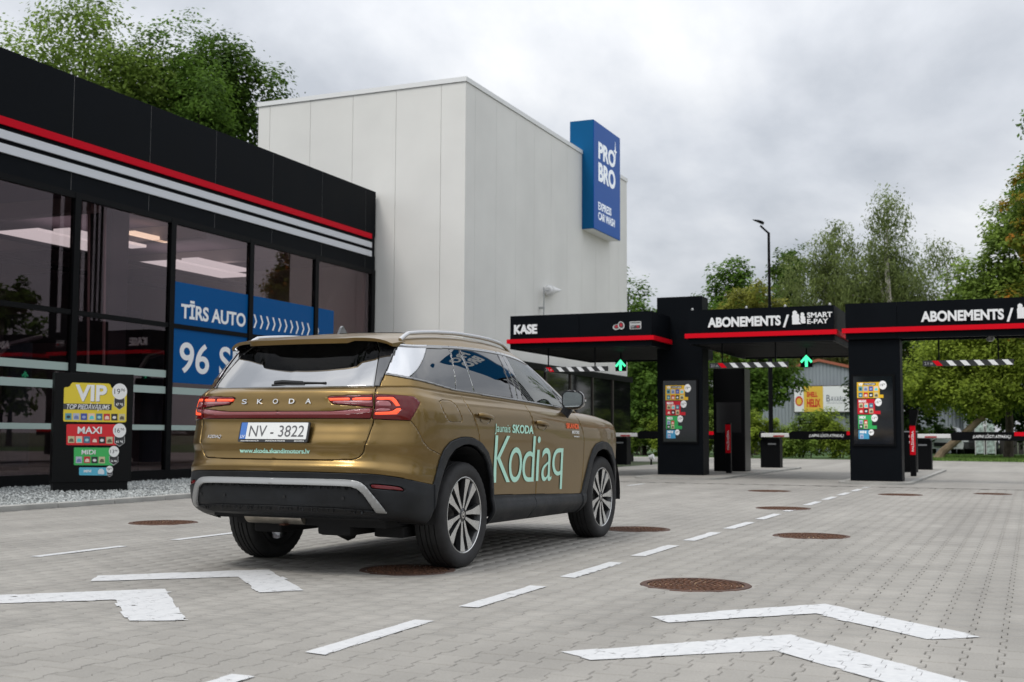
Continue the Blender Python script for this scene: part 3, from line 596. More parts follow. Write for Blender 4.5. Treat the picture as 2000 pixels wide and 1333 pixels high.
# ---------------------------------------------------------------- price boards
ICON = [((.10, .30, .36), (.02, .03, .04)), ((.42, .45, .55), (.15, .2, .4)), ((.05, .08, .35), (.3, .35, .6)), ((.75, .55, .45), (.1, .6, .6)), ((.06, .16, .24), (.35, .6, .62)), ((.5, .02, .03), (.8, .6, .5)), ((.02, .02, .02), (.7, .7, .7)), ((.55, .5, .3), (.12, .1, .06))]
def print_mat(c, lit):
    nm = 'print_%d_%d_%d_%d' % (c[0] * 1000, c[1] * 1000, c[2] * 1000, lit * 100)
    return mat(nm, c, rough=.22 if lit else .4, emit=c if lit else None, estr=lit)
def price_art(parent, T, blocks, lit=0.0, step=.0012):
    """flat printed price list: T(x, y) turns art-board units into metres along and up"""
    for bk in blocks:
        P = [T(*p) for p in bk['poly']]; b = MB(); b.prism(P, 0, .002, lambda a, z, h: (a, -h - step, z)); pn = b.build('price_panel', print_mat(bk['col'], lit), parent)
        dk = MB(); wh = MB(); ink = MB(); k = 0
        if 'band' in bk: b2 = MB(); b2.prism([T(*p) for p in bk['band']], .0022, .003, lambda a, z, h: (a, -h - step, z)); b2.build('caption_band', print_mat((.045, .045, .05), lit), pn)
        for (x, y, w, n) in bk.get('icons', []):
            c0, c1 = ICON[n % 8]
            b2 = MB(); b2.prism([T(x, y), T(x + w, y), T(x + w, y + w), T(x, y + w)], .0022, .0032, lambda a, z, h: (a, -h - step, z)); ic = b2.build('service_icon', print_mat(c0, lit), pn)
            b2 = MB(); b2.prism([T(*p) for p in ([(x + .15 * w, y + .85 * w), (x + .2 * w, y + .5 * w), (x + .45 * w, y + .3 * w), (x + .8 * w, y + .4 * w), (x + .9 * w, y + .85 * w)] if n % 2 else circ(x + .5 * w, y + .55 * w, .3 * w, 12, .22 * w))], .0034, .0038, lambda a, z, h: (a, -h - step, z)); b2.build('icon_mark', print_mat(c1, lit), ic)
        if 'shield' in bk:
            sx, sy, w, h_ = bk['shield']; out = lambda e: [T(sx - w - e, sy), T(sx + w + e, sy), T(sx + w + e, sy + h_ * .68), T(sx, sy + h_ + e * 1.4), T(sx - w - e, sy + h_ * .68)]
            b2 = MB(); b2.prism(out(bk.get('rim', 5)), .0022, .003, lambda a, z, h: (a, -h - step, z)); sh = b2.build('shield_rim', print_mat((.55, .55, .55), lit), pn)
            b2 = MB(); b2.prism(out(0), .0032, .004, lambda a, z, h: (a, -h - step, z)); b2.build('shield', print_mat((.03, .03, .032), lit), sh)
            a0, z0 = T(sx - w * .75, sy + h_ * .68); a1, z1 = T(sx + w * .75, sy + h_ * .42)
            put_text('lettering', bk['sub'], print_mat((.75, .75, .75), lit), sh, lambda a, z, d: (a, -.0042 - step - d, z), a0, z0, z1 - z0, a1 - a0, bold=.02, depth=.0006)
        cx, cy, r = bk['disc']; b2 = MB(); b2.prism([T(*p) for p in circ(cx, cy, r, 28)], .0045, .006, lambda a, z, h: (a, -h - step, z)); dc = b2.build('price_disc', print_mat((.78, .78, .77), lit), pn)
        fd = lambda a, z, d: (a, -.0063 - step - d, z); mi = print_mat((.02, .02, .022), lit)
        a0, z0 = T(cx - r * .72, cy + r * .30); a1, z1 = T(cx + r * .08, cy - r * .36)
        put_text('lettering', bk['big'], mi, dc, fd, a0, z0, z1 - z0, a1 - a0, depth=.0006)
        a0, z0 = T(cx + r * .16, cy - r * .02); a1, z1 = T(cx + r * .72, cy - r * .38)
        put_text('lettering', bk['sm'], mi, dc, fd, a0, z0, z1 - z0, a1 - a0, depth=.0006)
        for (txt, x0, y0, x1, y1, sh_, bo) in bk['txt']:
            a0, z0 = T(x0, y1); a1, z1 = T(x1, y0)
            if bk.get('drop') and not sh_:
                q = bk['drop']; put_text('lettering', txt, print_mat((.10, .09, .03), lit), pn, lambda a, z, d: (a + q, -.0024 - step - d, z - q), a0, z0, z1 - z0, a1 - a0, bold=bo, depth=.0004)
            put_text('lettering', txt, print_mat((.8, .8, .8), lit), pn, lambda a, z, d: (a, -.0034 - step - d, z), a0, z0, z1 - z0, a1 - a0, bold=bo, shear=sh_, depth=.0006)
Y_, R_, G_, B_ = (.72, .56, .035), (.62, .012, .02), (.045, .42, .10), (.09, .42, .58)

def price_totem():
    A = (-13.735, 14.069); rz = radians(54.77)
    t = thing('price_totem', 'black standing price board with VIP, MAXI, MIDI and MINI panels on the gravel', 'sign', (A[0], A[1], 0), rz)
    mk = mat('totem_black', (.004, .0045, .005), rough=.4, spec=.15)
    b = MB(); b.box(0, 1.186, .0, .20, .16, 1.845, .006); b.build('case', mk, t)
    b = MB(); b.box(.02, 1.14, .02, .18, .03, .159); b.build('plinth', mk, t)
    for a in (.12, .55, 1.0):
        b = MB(); b.box(a, a + .10, .05, .15, -.02, .029); b.build('foot', M_FRAME, t)
    def T(x, y):
        x2 = x + .028 * (y - 30); y2 = 693 + (y - 693) * (1 + .04 * (x2 - 15) / 870)
        return ((x2 - 15) / 870 * 1.186, 1.84 - (y2 - 30) / 1245 * 1.81)
    def rr_(x0, y0, x1, y1, r=12): return [(x, y) for x, y in rrect(x0, x1, y0, y1, r, 3)]
    vip = [(118, 185), (150, 183), (172, 175), (185, 150), (200, 135), (600, 147), (618, 160), (628, 185), (645, 197), (790, 200), (804, 215), (798, 540), (785, 553), (115, 546), (102, 535), (110, 200)]
    bl = [dict(poly=vip, col=Y_, band=[(104, 356), (634, 362), (632, 426), (102, 418)], icons=[(123 + 84.3 * i, 458 + i * .9, 70, i) for i in range(8)], shield=(720, 300, 55, 118), disc=(722, 230, 84), big='19', sm='96', sub='47 96', drop=.006,
               txt=[('VIP', 230, 162, 582, 322, 0, .035), ('TOP PIEDĀVĀJUMS', 138, 368, 612, 414, .25, .01)]),
          dict(poly=rr_(138, 573, 690, 792), col=R_, icons=[(155, 699, 70, 7), (240, 699, 70, 3), (325, 700, 70, 4), (412, 705, 66, 5), (492, 703, 70, 6), (575, 704, 70, 7)], shield=(722, 700, 54, 98), disc=(722, 638, 74), big='16', sm='96', sub='41 96', drop=.005, txt=[('MAXI', 258, 598, 525, 670, 0, .02)]),
          dict(poly=rr_(220, 817, 660, 1001), col=G_, icons=[(240, 912, 68, 1), (330, 910, 68, 5), (412, 912, 68, 6), (492, 912, 68, 7)], shield=(658, 905, 46, 90), disc=(660, 857, 57), big='13', sm='46', sub='36 46', drop=.004, txt=[('MIDI', 303, 838, 456, 888, 0, .015)]),
          dict(poly=rr_(277, 1024, 610, 1106), col=B_, icons=[], shield=(613, 1072, 26, 44), rim=4, disc=(613, 1042, 37), big='9', sm='96', sub='17 96', txt=[('MINI', 328, 1048, 410, 1076, 0, .03)])]
    price_art(t, T, bl)
    b = MB(); P = [(485, 1090), (482, 1062), (500, 1040), (530, 1035), (550, 1055), (556, 1085), (545, 1095)]
    b.prism([T(*p) for p in P], .004, .006, lambda a, z, h: (a, -h - .0012, z)); b.build('car_print', print_mat((.62, .70, .74), 0), t)
price_totem()
import numpy as np
# ---------------------------------------------------------------- car body surface (pure numpy)
# car frame: x forward from the rear axle, y left, z up, metres.  Half surfaces use y >= 0 and are mirrored.
FY = [0, .43, .644, .785, .872, .945, .988, 1.0]
FDX = [0, .018, .052, .115, .19, .29, .47, .75]
SX = [0, .4, .8, 1.2, 1.6, 2.0, 2.3, 2.6, 2.9, 3.15]
#      zr    zc    zs0   zs1   xr     wr    wm    wf
ROWS = [
 (.375, .345, .285, .262, -.80, .84, .862, .84),
 (.402, .365, .312, .288, -.91, .885, .888, .88),
 (.465, .425, .385, .350, -1.030, .922, .926, .918),
 (.530, .490, .440, .385, -1.050, .932, .913, .918),
 (.594, .545, .485, .418, -1.060, .934, .899, .910),
 (.637, .590, .530, .490, -1.052, .932, .901, .912),
 (.674, .630, .575, .545, -1.058, .928, .904, .914),
 (.712, .668, .625, .600, -1.072, .927, .906, .916),
 (.762, .728, .695, .670, -1.040, .922, .909, .918),
 (.810, .785, .765, .740, -1.032, .924, .913, .921),
 (.856, .850, .840, .815, -1.046, .928, .918, .924),
 (.930, .925, .920, .890, -1.024, .932, .923, .926),
 (1.00, 1.00, .995, .960, -1.002, .934, .926, .924),
 (1.065, 1.065, 1.060, 1.015, -1.008, .930, .924, .914),
 (1.13, 1.125, 1.108, 1.052, -.998, .920, .918, .898),
 (1.195, 1.18, 1.145, 1.078, -.985, .903, .907, .872),
 (1.216, 1.208, 1.170, 1.094, -.962, .882, .890, .840),
 (1.232, 1.238, 1.215, 1.108, -.925, .862, .872, .800)]
NOSE = [(3.36, .90), (3.52, .76), (3.62, .52), (3.66, .26), (3.67, 0)]

def pchip(xk, yk, x):
    xk = np.asarray(xk, float); yk = np.asarray(yk, float); x = np.asarray(x, float)
    h = np.diff(xk); sh = (len(h),) + (1,) * (yk.ndim - 1)
    dl = np.diff(yk, axis=0) / h.reshape(sh)
    m = np.zeros_like(yk); m[0] = dl[0]; m[-1] = dl[-1]
    a, b = dl[:-1], dl[1:]
    w1 = (2 * h[1:] + h[:-1]).reshape((-1,) + sh[1:]); w2 = (h[1:] + 2 * h[:-1]).reshape((-1,) + sh[1:])
    with np.errstate(divide='ignore', invalid='ignore'):
        hm = (w1 + w2) / (w1 / a + w2 / b)
    m[1:-1] = np.where(a * b > 0, np.nan_to_num(hm), 0)
    i = np.clip(np.searchsorted(xk, x) - 1, 0, len(h) - 1)
    t = ((x - xk[i]) / h[i]).reshape((-1,) + (1,) * (yk.ndim - 1)); hh = h[i].reshape(t.shape)
    return ((2*t**3 - 3*t**2 + 1) * yk[i] + (t**3 - 2*t**2 + t) * hh * m[i]
            + (-2*t**3 + 3*t**2) * yk[i+1] + (t**3 - t**2) * hh * m[i+1])

def catmull(xk, yk, x):
    """cubic through the keys with finite-difference tangents (smooth, may overshoot a little)"""
    xk = np.asarray(xk, float); yk = np.asarray(yk, float); x = np.asarray(x, float)
    m = np.gradient(yk, xk, axis=0); h = np.diff(xk)
    i = np.clip(np.searchsorted(xk, x) - 1, 0, len(h) - 1)
    t = ((x - xk[i]) / h[i]).reshape((-1,) + (1,) * (yk.ndim - 1)); hh = h[i].reshape(t.shape)
    return ((2*t**3 - 3*t**2 + 1) * yk[i] + (t**3 - 2*t**2 + t) * hh * m[i]
            + (-2*t**3 + 3*t**2) * yk[i+1] + (t**3 - t**2) * hh * m[i+1])

def lower_keys():
    out = []
    for (zr, zc, zs0, zs1, xr, wr, wm, wf) in ROWS:
        row = []
        xe = -.30
        for k in range(8):
            y = FY[k] * wr; x = xr + FDX[k] * (xe - xr) / .75
            if k <= 2: z = zr + (zc - zr) * (k / 5.) ** 2.2
            elif k <= 5: z = zr + (zc - zr) * (k / 5.) ** 2.2
            else: z = zc + (zs0 - zc) * (k - 5) / 2.
            row.append((x, y, z))
        for x in SX:
            if x <= 1.2: w = wr + (wm - wr) * min(1, max(0, (x + .3) / 1.0)) ** .8
            else: w = wm + (wf - wm) * ((x - 1.2) / 1.4 if x < 2.6 else 1)
            if x > 2.6: w -= .012 * ((x - 2.6) / .3) ** 2
            z = zs0 + (zs1 - zs0) * (x + .3) / 2.9
            if x > 2.6: z = zs1 - (.05 * ((x - 2.6) / .55) ** 1.6 if zs1 > .8 else 0) * ((zs1 - .7) / .4)
            row.append((x, w, z))
        zl = row[-1][2]; wl = row[-1][1]
        for (nx, fy) in NOSE:
            z = zl - (.10 if zl > 1.0 else .06 if zl > .8 else 0) * (nx - 3.15) / .5
            up = max(0, zl - .72)
            row.append((nx - up * .35 * (1 - .0 * fy) - (.10 if zl < .4 else 0), fy * wl, z))
        out.append(row)
    return np.array(out)          # rows x cols x 3

GH_BELT_EXTRA = [(2.43, .745, 1.105), (2.53, .60, 1.118), (2.60, .30, 1.128), (2.62, 0, 1.13)]
GH_TOP = [(-.60, 0, 1.562), (-.597, .30, 1.560), (-.588, .46, 1.554), (-.574, .568, 1.544), (-.552, .630, 1.535),
          (-.505, .670, 1.530), (-.42, .692, 1.532), (-.25, .703, 1.543), (.02, .711, 1.557), (.38, .715, 1.568),
          (.72, .715, 1.570), (1.02, .710, 1.562), (1.27, .700, 1.543), (1.47, .684, 1.516), (1.60, .664, 1.493),
          (1.655, .622, 1.490), (1.635, .50, 1.514), (1.575, .25, 1.542), (1.555, 0, 1.552)]

def colparam(keys, r):
    """arclength parameter along row r, offset so that side columns have q = x"""
    p = keys[r]; d = np.r_[0, np.cumsum(np.linalg.norm(np.diff(p[:, :2], axis=0), axis=1))]
    return d

def make_lower(nq=270, nv=120):
    K = lower_keys()
    d = colparam(K, 11)
    qk = d - d[8] + 0.0                      # column of x = 0 gets q = 0
    q = np.linspace(qk[0], qk[-1], nq)
    A = np.array([catmull(qk, K[r], q) for r in range(len(K))])      # rows x nq x 3
    A[:, 0, 1] = 0; A[:, -1, 1] = 0
    zc = np.array([r[0] for r in ROWS]); vk = (zc - zc[0]) / (zc[-1] - zc[0])
    v = np.unique(np.r_[np.linspace(0, 1, nv), vk])
    G = pchip(vk, A, v)
    return q, v, G                            # G: nv x nq x 3

def make_greenhouse(nq=230, nv=44):
    K = lower_keys()[-1]
    belt = np.array(list(map(tuple, K[:15])) + GH_BELT_EXTRA); top = np.array(GH_TOP)
    d = np.r_[0, np.cumsum(np.linalg.norm(np.diff(belt[:, :2], axis=0), axis=1))]
    qk = d - d[8]; q = np.linspace(qk[0], qk[-1], nq)
    B = catmull(qk, belt, q); T = catmull(qk, top, q)
    B[0, 1] = B[-1, 1] = T[0, 1] = T[-1, 1] = 0
    t = np.linspace(0, 1, nv)[:, None, None]
    G = B[None] * (1 - t) + T[None] * t
    # outward bulge
    n = np.zeros_like(B); tg = np.gradient(B, axis=0); n[:, 0] = -tg[:, 1] * -1; n[:, 1] = -tg[:, 0] * -1
    n[:, 0] = -np.abs(tg[:, 1]) * np.where(q < 1, 1, -1); n[:, 1] = np.abs(tg[:, 0])
    n /= np.linalg.norm(n, axis=1)[:, None] + 1e-9
    G = G + (4 * t * (1 - t)) * .016 * n[None]
    return q, np.linspace(0, 1, nv), G

SPINE = [(-.70, 1.582), (-.5, 1.612), (-.3, 1.637), (0, 1.664), (.4, 1.683), (.8, 1.681), (1.2, 1.652), (1.45, 1.606), (1.62, 1.553), (1.70, 1.525)]
def roof_z(x, y):
    top = np.array(GH_TOP)[5:15]
    yt = np.interp(x, top[:, 0], top[:, 1]); zt = np.interp(x, top[:, 0], top[:, 2])
    zc = pchip([s[0] for s in SPINE], [s[1] for s in SPINE], np.atleast_1d(x)).reshape(np.shape(x))
    r = np.clip(np.abs(y) / yt, 0, 1)
    return zc - (zc - zt) * (.25 * r ** 2 + .75 * r ** 10)
# ---------------------------------------------------------------- the car
M_PAINT = mat('gold_paint', (.230, .150, .050), rough=.32, metal=.88, coat=.45, nscale=3.0, namp=.05, bump=.02, bscale=900)
M_CLAD = mat('grey_black_plastic', (.013, .0145, .017), spec=.28, rough=.48, nscale=7, namp=.35, bump=.12, bscale=300, rvar=.12)
M_GLOSSBLK = mat('gloss_black', (.012, .012, .013), rough=.04, spec=1.0, coat=1.0)
M_BLACK = mat('matt_black', (.008, .008, .009), rough=.8)
M_RUBBER = mat('tyre_rubber', (.017, .017, .018), rough=.72, nscale=16, namp=.3, bump=.15, bscale=120)
M_SILVER = mat('silver_trim', (.36, .365, .365), rough=.42, metal=.6)
M_CHROME = mat('chrome', (.75, .75, .75), rough=.08, metal=1)
M_ALLOY = mat('alloy_face', (.66, .66, .655), rough=.26, metal=.85, nscale=14, namp=.08)
M_ALLOYDK = mat('alloy_dark', (.035, .036, .038), rough=.3, metal=.3, coat=.5)
M_REDLENS = mat('red_lens', (.11, .0008, .003), rough=.06, coat=.35, spec=.4)
M_REDLAMP = mat('lit_red_strip', (.9, .12, .05), rough=.3, emit=(1.0, .075, .022), estr=.62)
M_LENS_HIGHLIGHT = mat('pale_lens_and_highlight', (.32, .10, .11), rough=.15, coat=1)  # clear strips of the lamps, and the highlight painted on the light bar
M_MINT = mat('mint_vinyl', (.50, .84, .69), rough=.45)
M_ORANGEV = mat('orange_vinyl', (.85, .12, .02), rough=.45)
M_WHITEV = mat('white_vinyl', (.8, .8, .78), rough=.45)
M_PRIVACY = glass_mat('privacy_glass', (.05, .055, .06), f0=.16)
M_REARGLASS = glass_mat('coated_rear_glass', (.035, .038, .042), f0=.40)
M_CARGLASS = glass_mat('car_glass', (.42, .47, .45), f0=.06)
M_EXH = mat('exhaust_steel', (.48, .44, .38), rough=.35, metal=.8, nscale=9, namp=.25)

SUV = thing('suv', 'bronze gold SUV with mint lettering along its side, red tail lamps lit', 'car', (0, 0, 0))
CAR_HEAD = .01745
SUV.rotation_euler = (0, 0, pi / 2 - CAR_HEAD)

class Pool:
    def __init__(s, V, Q, N): s.V = [tuple(v) for v in V]; s.Q = [tuple(q) for q in Q]; s.N = [tuple(n) for n in N]
# survey of the outlines was taken on an earlier, rounder tail: lengthwise positions are carried over to the squarer one
LOW_MAP = ([-2.2, -1.412, -1.107, -1.062, -1.028, -.953, -.879, -.79, -.659, -.514, -.479, -.441, -.399, -.32, -.194, 0, 9], [-2.246, -1.458, -1.149, -1.103, -1.069, -.993, -.921, -.835, -.697, -.538, -.500, -.457, -.409, -.322, -.193, 0, 9])
UP_MAP = ([-2.2, -1.468, -1.324, -1.242, -1.116, -.988, -.856, -.748, -.707, -.663, -.45, -.3, 0, 9], [-2.23, -1.496, -1.353, -1.270, -1.142, -1.016, -.890, -.790, -.742, -.695, -.457, -.3, 0, 9])
GH_MAP = ([-2.2, -.96, -.897, -.859, -.824, -.785, -.731, -.66, -.4, -.31, -.12, 0, 9], [-2.3, -1.0, -.938, -.898, -.867, -.835, -.792, -.707, -.410, -.314, -.118, 0, 9])
HOUSE = [False]
def carry(poly):
    out = []
    for q, z in poly:
        if HOUSE[0]: out.append((float(np.interp(q, *GH_MAP)), z)); continue
        t = min(1, max(0, (z - .94) / .06)); out.append((float(np.interp(q, *LOW_MAP)) * (1 - t) + float(np.interp(q, *UP_MAP)) * t, z))
    return out
def sdf(P, poly):
    P = np.asarray(P, float); poly = np.asarray(poly, float); d = np.full(len(P), 1e9); ins = np.zeros(len(P), bool)
    for a, b in zip(poly, np.roll(poly, -1, 0)):
        e = b - a; w = P - a; t = np.clip((w @ e) / (e @ e + 1e-12), 0, 1); r = w - t[:, None] * e
        d = np.minimum(d, (r * r).sum(1))
        c1 = (a[1] <= P[:, 1]) & (b[1] > P[:, 1]); c2 = (b[1] <= P[:, 1]) & (a[1] > P[:, 1])
        cr = e[0] * w[:, 1] - e[1] * w[:, 0]
        ins ^= (c1 & (cr > 0)) | (c2 & (cr < 0))
    return np.where(ins, -1, 1) * np.sqrt(d)
def split(pool, faces, poly, off=0.0):
    """faces inside the polygon grown by off, and the rest; faces on the line are cut along it"""
    if not faces: return [], []
    poly = carry(poly); idx = sorted({i for f in faces for i in f}); Q = np.array([pool.Q[i] for i in idx])
    d = dict(zip(idx, sdf(Q, poly) - off)); ins = []; outs = []; cache = {}
    def cut(i, j):
        k = (i, j) if i < j else (j, i)
        if k not in cache:
            a, b = k; t = d[a] / (d[a] - d[b])
            pool.V.append(tuple(x + (y - x) * t for x, y in zip(pool.V[a], pool.V[b])))
            pool.Q.append(tuple(x + (y - x) * t for x, y in zip(pool.Q[a], pool.Q[b]))); pool.N.append(tuple(x + (y - x) * t for x, y in zip(pool.N[a], pool.N[b]))); cache[k] = len(pool.V) - 1
        return cache[k]
    work = []
    for f in faces:
        s = [d[i] for i in f]
        if max(s) <= 0: ins.append(f)
        elif min(s) >= 0: outs.append(f)
        elif len(f) == 3: work.append(f)
        else: work += [(f[0], f[k], f[k + 1]) for k in range(1, len(f) - 1)]
    for f in work:
        s = [d[i] for i in f]
        if max(s) <= 0: ins.append(f); continue
        if min(s) >= 0: outs.append(f); continue
        A = []; B = []
        for k in range(len(f)):
            i, j = f[k], f[(k + 1) % len(f)]
            (A if d[i] <= 0 else B).append(i)
            if (d[i] <= 0) != (d[j] <= 0):
                c = cut(i, j); A.append(c); B.append(c)
        if len(A) > 2: ins.append(tuple(A))
        if len(B) > 2: outs.append(tuple(B))
    return ins, outs
def panel(pool, faces, poly, gap=.0022):
    """cut a panel out and leave a narrow shut line round it"""
    a, rest = split(pool, faces, poly, -gap); ring, rest = split(pool, rest, poly, gap); return a, rest
def skin(name, pool, faces, m, parent, sides='RL', push=0.0, thick=.012, both=False):
    """turn a patch of the half shell into panels on the right, the left or across the middle"""
    idx = sorted({i for f in faces for i in f}); mp = {j: k for k, j in enumerate(idx)}
    V = np.array([pool.V[i] for i in idx]); F = [tuple(mp[i] for i in f) for f in faces]; out = []
    nn = np.array([pool.N[i] for i in idx]); nn /= np.linalg.norm(nn, axis=1)[:, None] + 1e-12
    W = V + nn * push if push else V
    mirror = W * [1, -1, 1]; FM = [f[::-1] for f in F]
    jobs = [('both', None)] if both else [(s, None) for s in sides]
    for s, _ in jobs:
        me = bpy.data.meshes.new(name)
        if s == 'both':
            n = len(W); me.from_pydata(np.r_[W, mirror].tolist(), [], F + [tuple(i + n for i in f) for f in FM])
            bm = bmesh.new(); bm.from_mesh(me); bmesh.ops.remove_doubles(bm, verts=[v for v in bm.verts if abs(v.co.y) < .003], dist=.0045); bm.to_mesh(me); bm.free()
        elif s == 'L': me.from_pydata(W.tolist(), [], F)
        else: me.from_pydata(mirror.tolist(), [], FM)
        me.materials.append(m); finish(me, True, 40, fix=False); o = link(name, me, parent)
        if thick:
            sm = o.modifiers.new('thickness', 'SOLIDIFY'); sm.thickness = thick; sm.offset = -1; sm.use_rim = True
        out.append(o)
    return out if len(out) > 1 else out[0]

def grid_pool(q, G):
    nv, nq, _ = G.shape
    Q = np.stack([np.broadcast_to(q, (nv, nq)), G[..., 2]], -1).reshape(-1, 2)
    F = [(i * nq + j, (i + 1) * nq + j, (i + 1) * nq + j + 1, i * nq + j + 1) for i in range(nv - 1) for j in range(nq - 1)]
    n = np.cross(np.gradient(G, axis=0), np.gradient(G, axis=1)); n /= np.linalg.norm(n, axis=2)[..., None] + 1e-12
    return Pool(G.reshape(-1, 3), Q, n.reshape(-1, 3)), F
LQ, LV_, LG = make_lower()
QMIN = LQ[0]
def S_lower(q, z, d=0.0, side=-1):
    """point on the lower body at lengthwise q and height z, d metres proud of it"""
    def at(q, z):
        j = min(max(np.searchsorted(LQ, q) - 1, 0), len(LQ) - 2); t = (q - LQ[j]) / (LQ[j + 1] - LQ[j])
        c = LG[:, j] * (1 - t) + LG[:, j + 1] * t
        return np.array([np.interp(z, c[:, 2], c[:, k]) for k in range(3)])
    p = at(q, z); n = np.cross(at(q, z + .004) - p, at(q + .004, z) - p); n /= np.linalg.norm(n) + 1e-12
    p = p + n * d; return (p[0], p[1] * side, p[2])
def S_rear(y, z, d=0.0):
    """point on the tail at sideways y (left positive) and height z"""
    k = np.searchsorted(LQ, -.5); best = []
    cols = LG[:, :k]; i = [np.interp(z, cols[:, j, 2], cols[:, j, 1]) for j in range(k)]; xs = [np.interp(z, cols[:, j, 2], cols[:, j, 0]) for j in range(k)]
    return (float(np.interp(abs(y), i, xs)) - d, y, z)

def build_car():
    pool, F = grid_pool(LQ, LG)
    QM = -1.8
    # wheel openings
    openR = [(-.60, .10), (-.60, .31), (-.535, .38), (-.505, .46), (-.484, .543), (-.425, .651), (-.353, .765), (-.27, .826), (-.135, .856), (-.03, .858), (.069, .842), (.205, .786), (.29, .711), (.343, .613), (.372, .468), (.382, .10)]
    openF = [(2.20, .10), (2.225, .299), (2.285, .426), (2.366, .589), (2.438, .712), (2.531, .778), (2.66, .802), (2.80, .792), (2.92, .745), (3.02, .655), (3.09, .52), (3.13, .38), (3.15, .10)]
    _, F = split(pool, F, openR); _, F = split(pool, F, openF)
    # unpainted cladding all the way round
    clad = [(QM, .678), (-1.40, .678), (-1.028, .673), (-.913, .665), (-.79, .646), (-.659, .618), (-.514, .591), (-.479, .667), (-.441, .765), (-.399, .825), (-.32, .877), (-.194, .902), (-.08, .908), (.03, .898), (.156, .866), (.278, .798), (.348, .71), (.381, .612), (.396, .484),
            (2.178, .420), (2.264, .56), (2.346, .70), (2.42, .795), (2.51, .848), (2.66, .868), (2.81, .858), (2.95, .808), (3.06, .71), (3.13, .60), (3.19, .46), (3.30, .40), (4.6, .40), (4.6, .05), (QM, .05)]
    C, F = panel(pool, F, clad, .0016)
    rearb = [(QM, .05), (QM, .9), (-.514, .9), (-.514, .05)]
    Cb, C = split(pool, C, rearb)
    archr, C = split(pool, C, [(-.6, 0), (-.6, 1), (.396, 1), (.396, 0)])
    front_c, C = split(pool, C, [(2.178, 0), (2.178, 1), (5, 1), (5, 0)])
    archf, nose_c = split(pool, front_c, [(2.1, 0), (2.1, 1), (3.24, 1), (3.24, 0)])
    sill_r, sill_f = panel(pool, C, [(0, 0), (0, 1), (1.20, 1), (1.199, .495), (1.184, .456), (1.160, .426), (1.166, .396), (1.09, .324), (1.07, 0)], .003)
    skin('wheel_arch_trim', pool, archr, M_CLAD, SUV, push=.012, thick=.03)
    skin('wheel_arch_trim', pool, archf, M_CLAD, SUV, push=.012, thick=.03)
    skin('sill_trim', pool, sill_r, M_CLAD, SUV, push=.006); skin('sill_trim', pool, sill_f, M_CLAD, SUV, push=.006)
    skin('front_skirt', pool, nose_c, M_CLAD, SUV, push=.006, both=True)
    # lower rear bumper: silver arch, recessed black panel, fog reflectors
    silver = [(QM, .636), (-1.412, .636), (-1.16, .635), (-1.104, .632), (-1.051, .620), (-1.008, .590), (-.879, .426), (-.953, .432), (-1.031, .550), (-1.065, .578), (-1.107, .590), (-1.20, .593), (-1.406, .595), (QM, .595)]
    inner = [(QM, .595), (-1.406, .595), (-1.20, .593), (-1.107, .590), (-1.065, .578), (-1.031, .550), (-.953, .432), (-1.03, .436), (-1.2, .447), (QM, .455)]
    sil, Cb = split(pool, Cb, silver)
    rec, Cb = split(pool, Cb, inner)
    shade_strip, Cb = split(pool, Cb, [(QM, .455), (-1.2, .447), (-1.03, .436), (-.965, .426), (-1.03, .402), (-1.2, .408), (QM, .416)])
    skin('bumper_shade_strip', pool, shade_strip, M_BLACK, SUV, push=.0045, thick=.02, both=True)  # flush black strip: the shade of a bumper recess put into the colour
    fog, Cb = panel(pool, Cb, [(-.990, .606), (-.93, .604), (-.85, .597), (-.794, .588), (-.772, .577), (-.761, .558), (-.85, .569), (-.974, .580)], .003)
    skin('bumper_trim', pool, sil, M_SILVER, SUV, push=.013, thick=.03, both=True)
    rp = skin('bumper_panel', pool, rec, M_CLAD, SUV, push=-.004, thick=.02, both=True)
    lb = skin('lower_bumper', pool, Cb, M_CLAD, SUV, push=.006, thick=.02, both=True)
    skin('fog_reflector', pool, fog, M_REDLENS, SUV, push=.003)
    for y in (-.52, -.09, .40, .63):                                # parking sensors
        p = S_rear(y, .515, -.001); b = MB(); b.lathe([(.0, -.006), (.010, -.006), (.010, .0), (.0, .0)], 12, 'x', p); b.build('parking_sensor', M_BLACK, rp)
    b = MB()
    for y0, y1, z0, z1 in ((-.33, -.328, .49, .55), (-.402, -.40, .49, .55), (-.402, -.328, .549, .5505), (-.402, -.328, .4895, .491)):
        P = [S_rear(y, z, .0045) for y, z in ((y0, z0), (y1, z0), (y1, z1), (y0, z1))]; b.add(P, [(0, 1, 2, 3)])
    b.build('tow_cover', M_BLACK, rp)
    # tail lamps
    bar = [(QM, 1.070), (-1.468, 1.070), (-1.324, 1.070), (-1.242, 1.073), (-1.13, 1.083), (-1.004, 1.092), (-1.022, 1.022), (-1.25, 1.024), (-1.464, 1.024), (QM, 1.024)]
    lin = [(-1.322, 1.161), (-1.310, 1.167), (-1.116, 1.174), (-1.004, 1.177), (-1.004, 1.096), (-1.283, 1.117)]
    lout = [(-.993, 1.177), (-.856, 1.177), (-.76, 1.172), (-.707, 1.167), (-.663, 1.129), (-.748, 1.012), (-.90, 1.016), (-1.014, 1.021), (-1.006, 1.056), (-.992, 1.091)]
    leds_o = [[(-.984, 1.160), (-.858, 1.161), (-.818, 1.106), (-.850, 1.102), (-.882, 1.144), (-.984, 1.142)],
              [(-.844, 1.090), (-.806, 1.091), (-.842, 1.052), (-.968, 1.047), (-1.000, 1.048), (-.996, 1.063), (-.879, 1.069)]]
    leds_i = [[(-1.322, 1.154), (-1.159, 1.156), (-1.159, 1.139), (-1.306, 1.138)], [(-1.143, 1.156), (-1.010, 1.158), (-1.010, 1.141), (-1.143, 1.139)]]
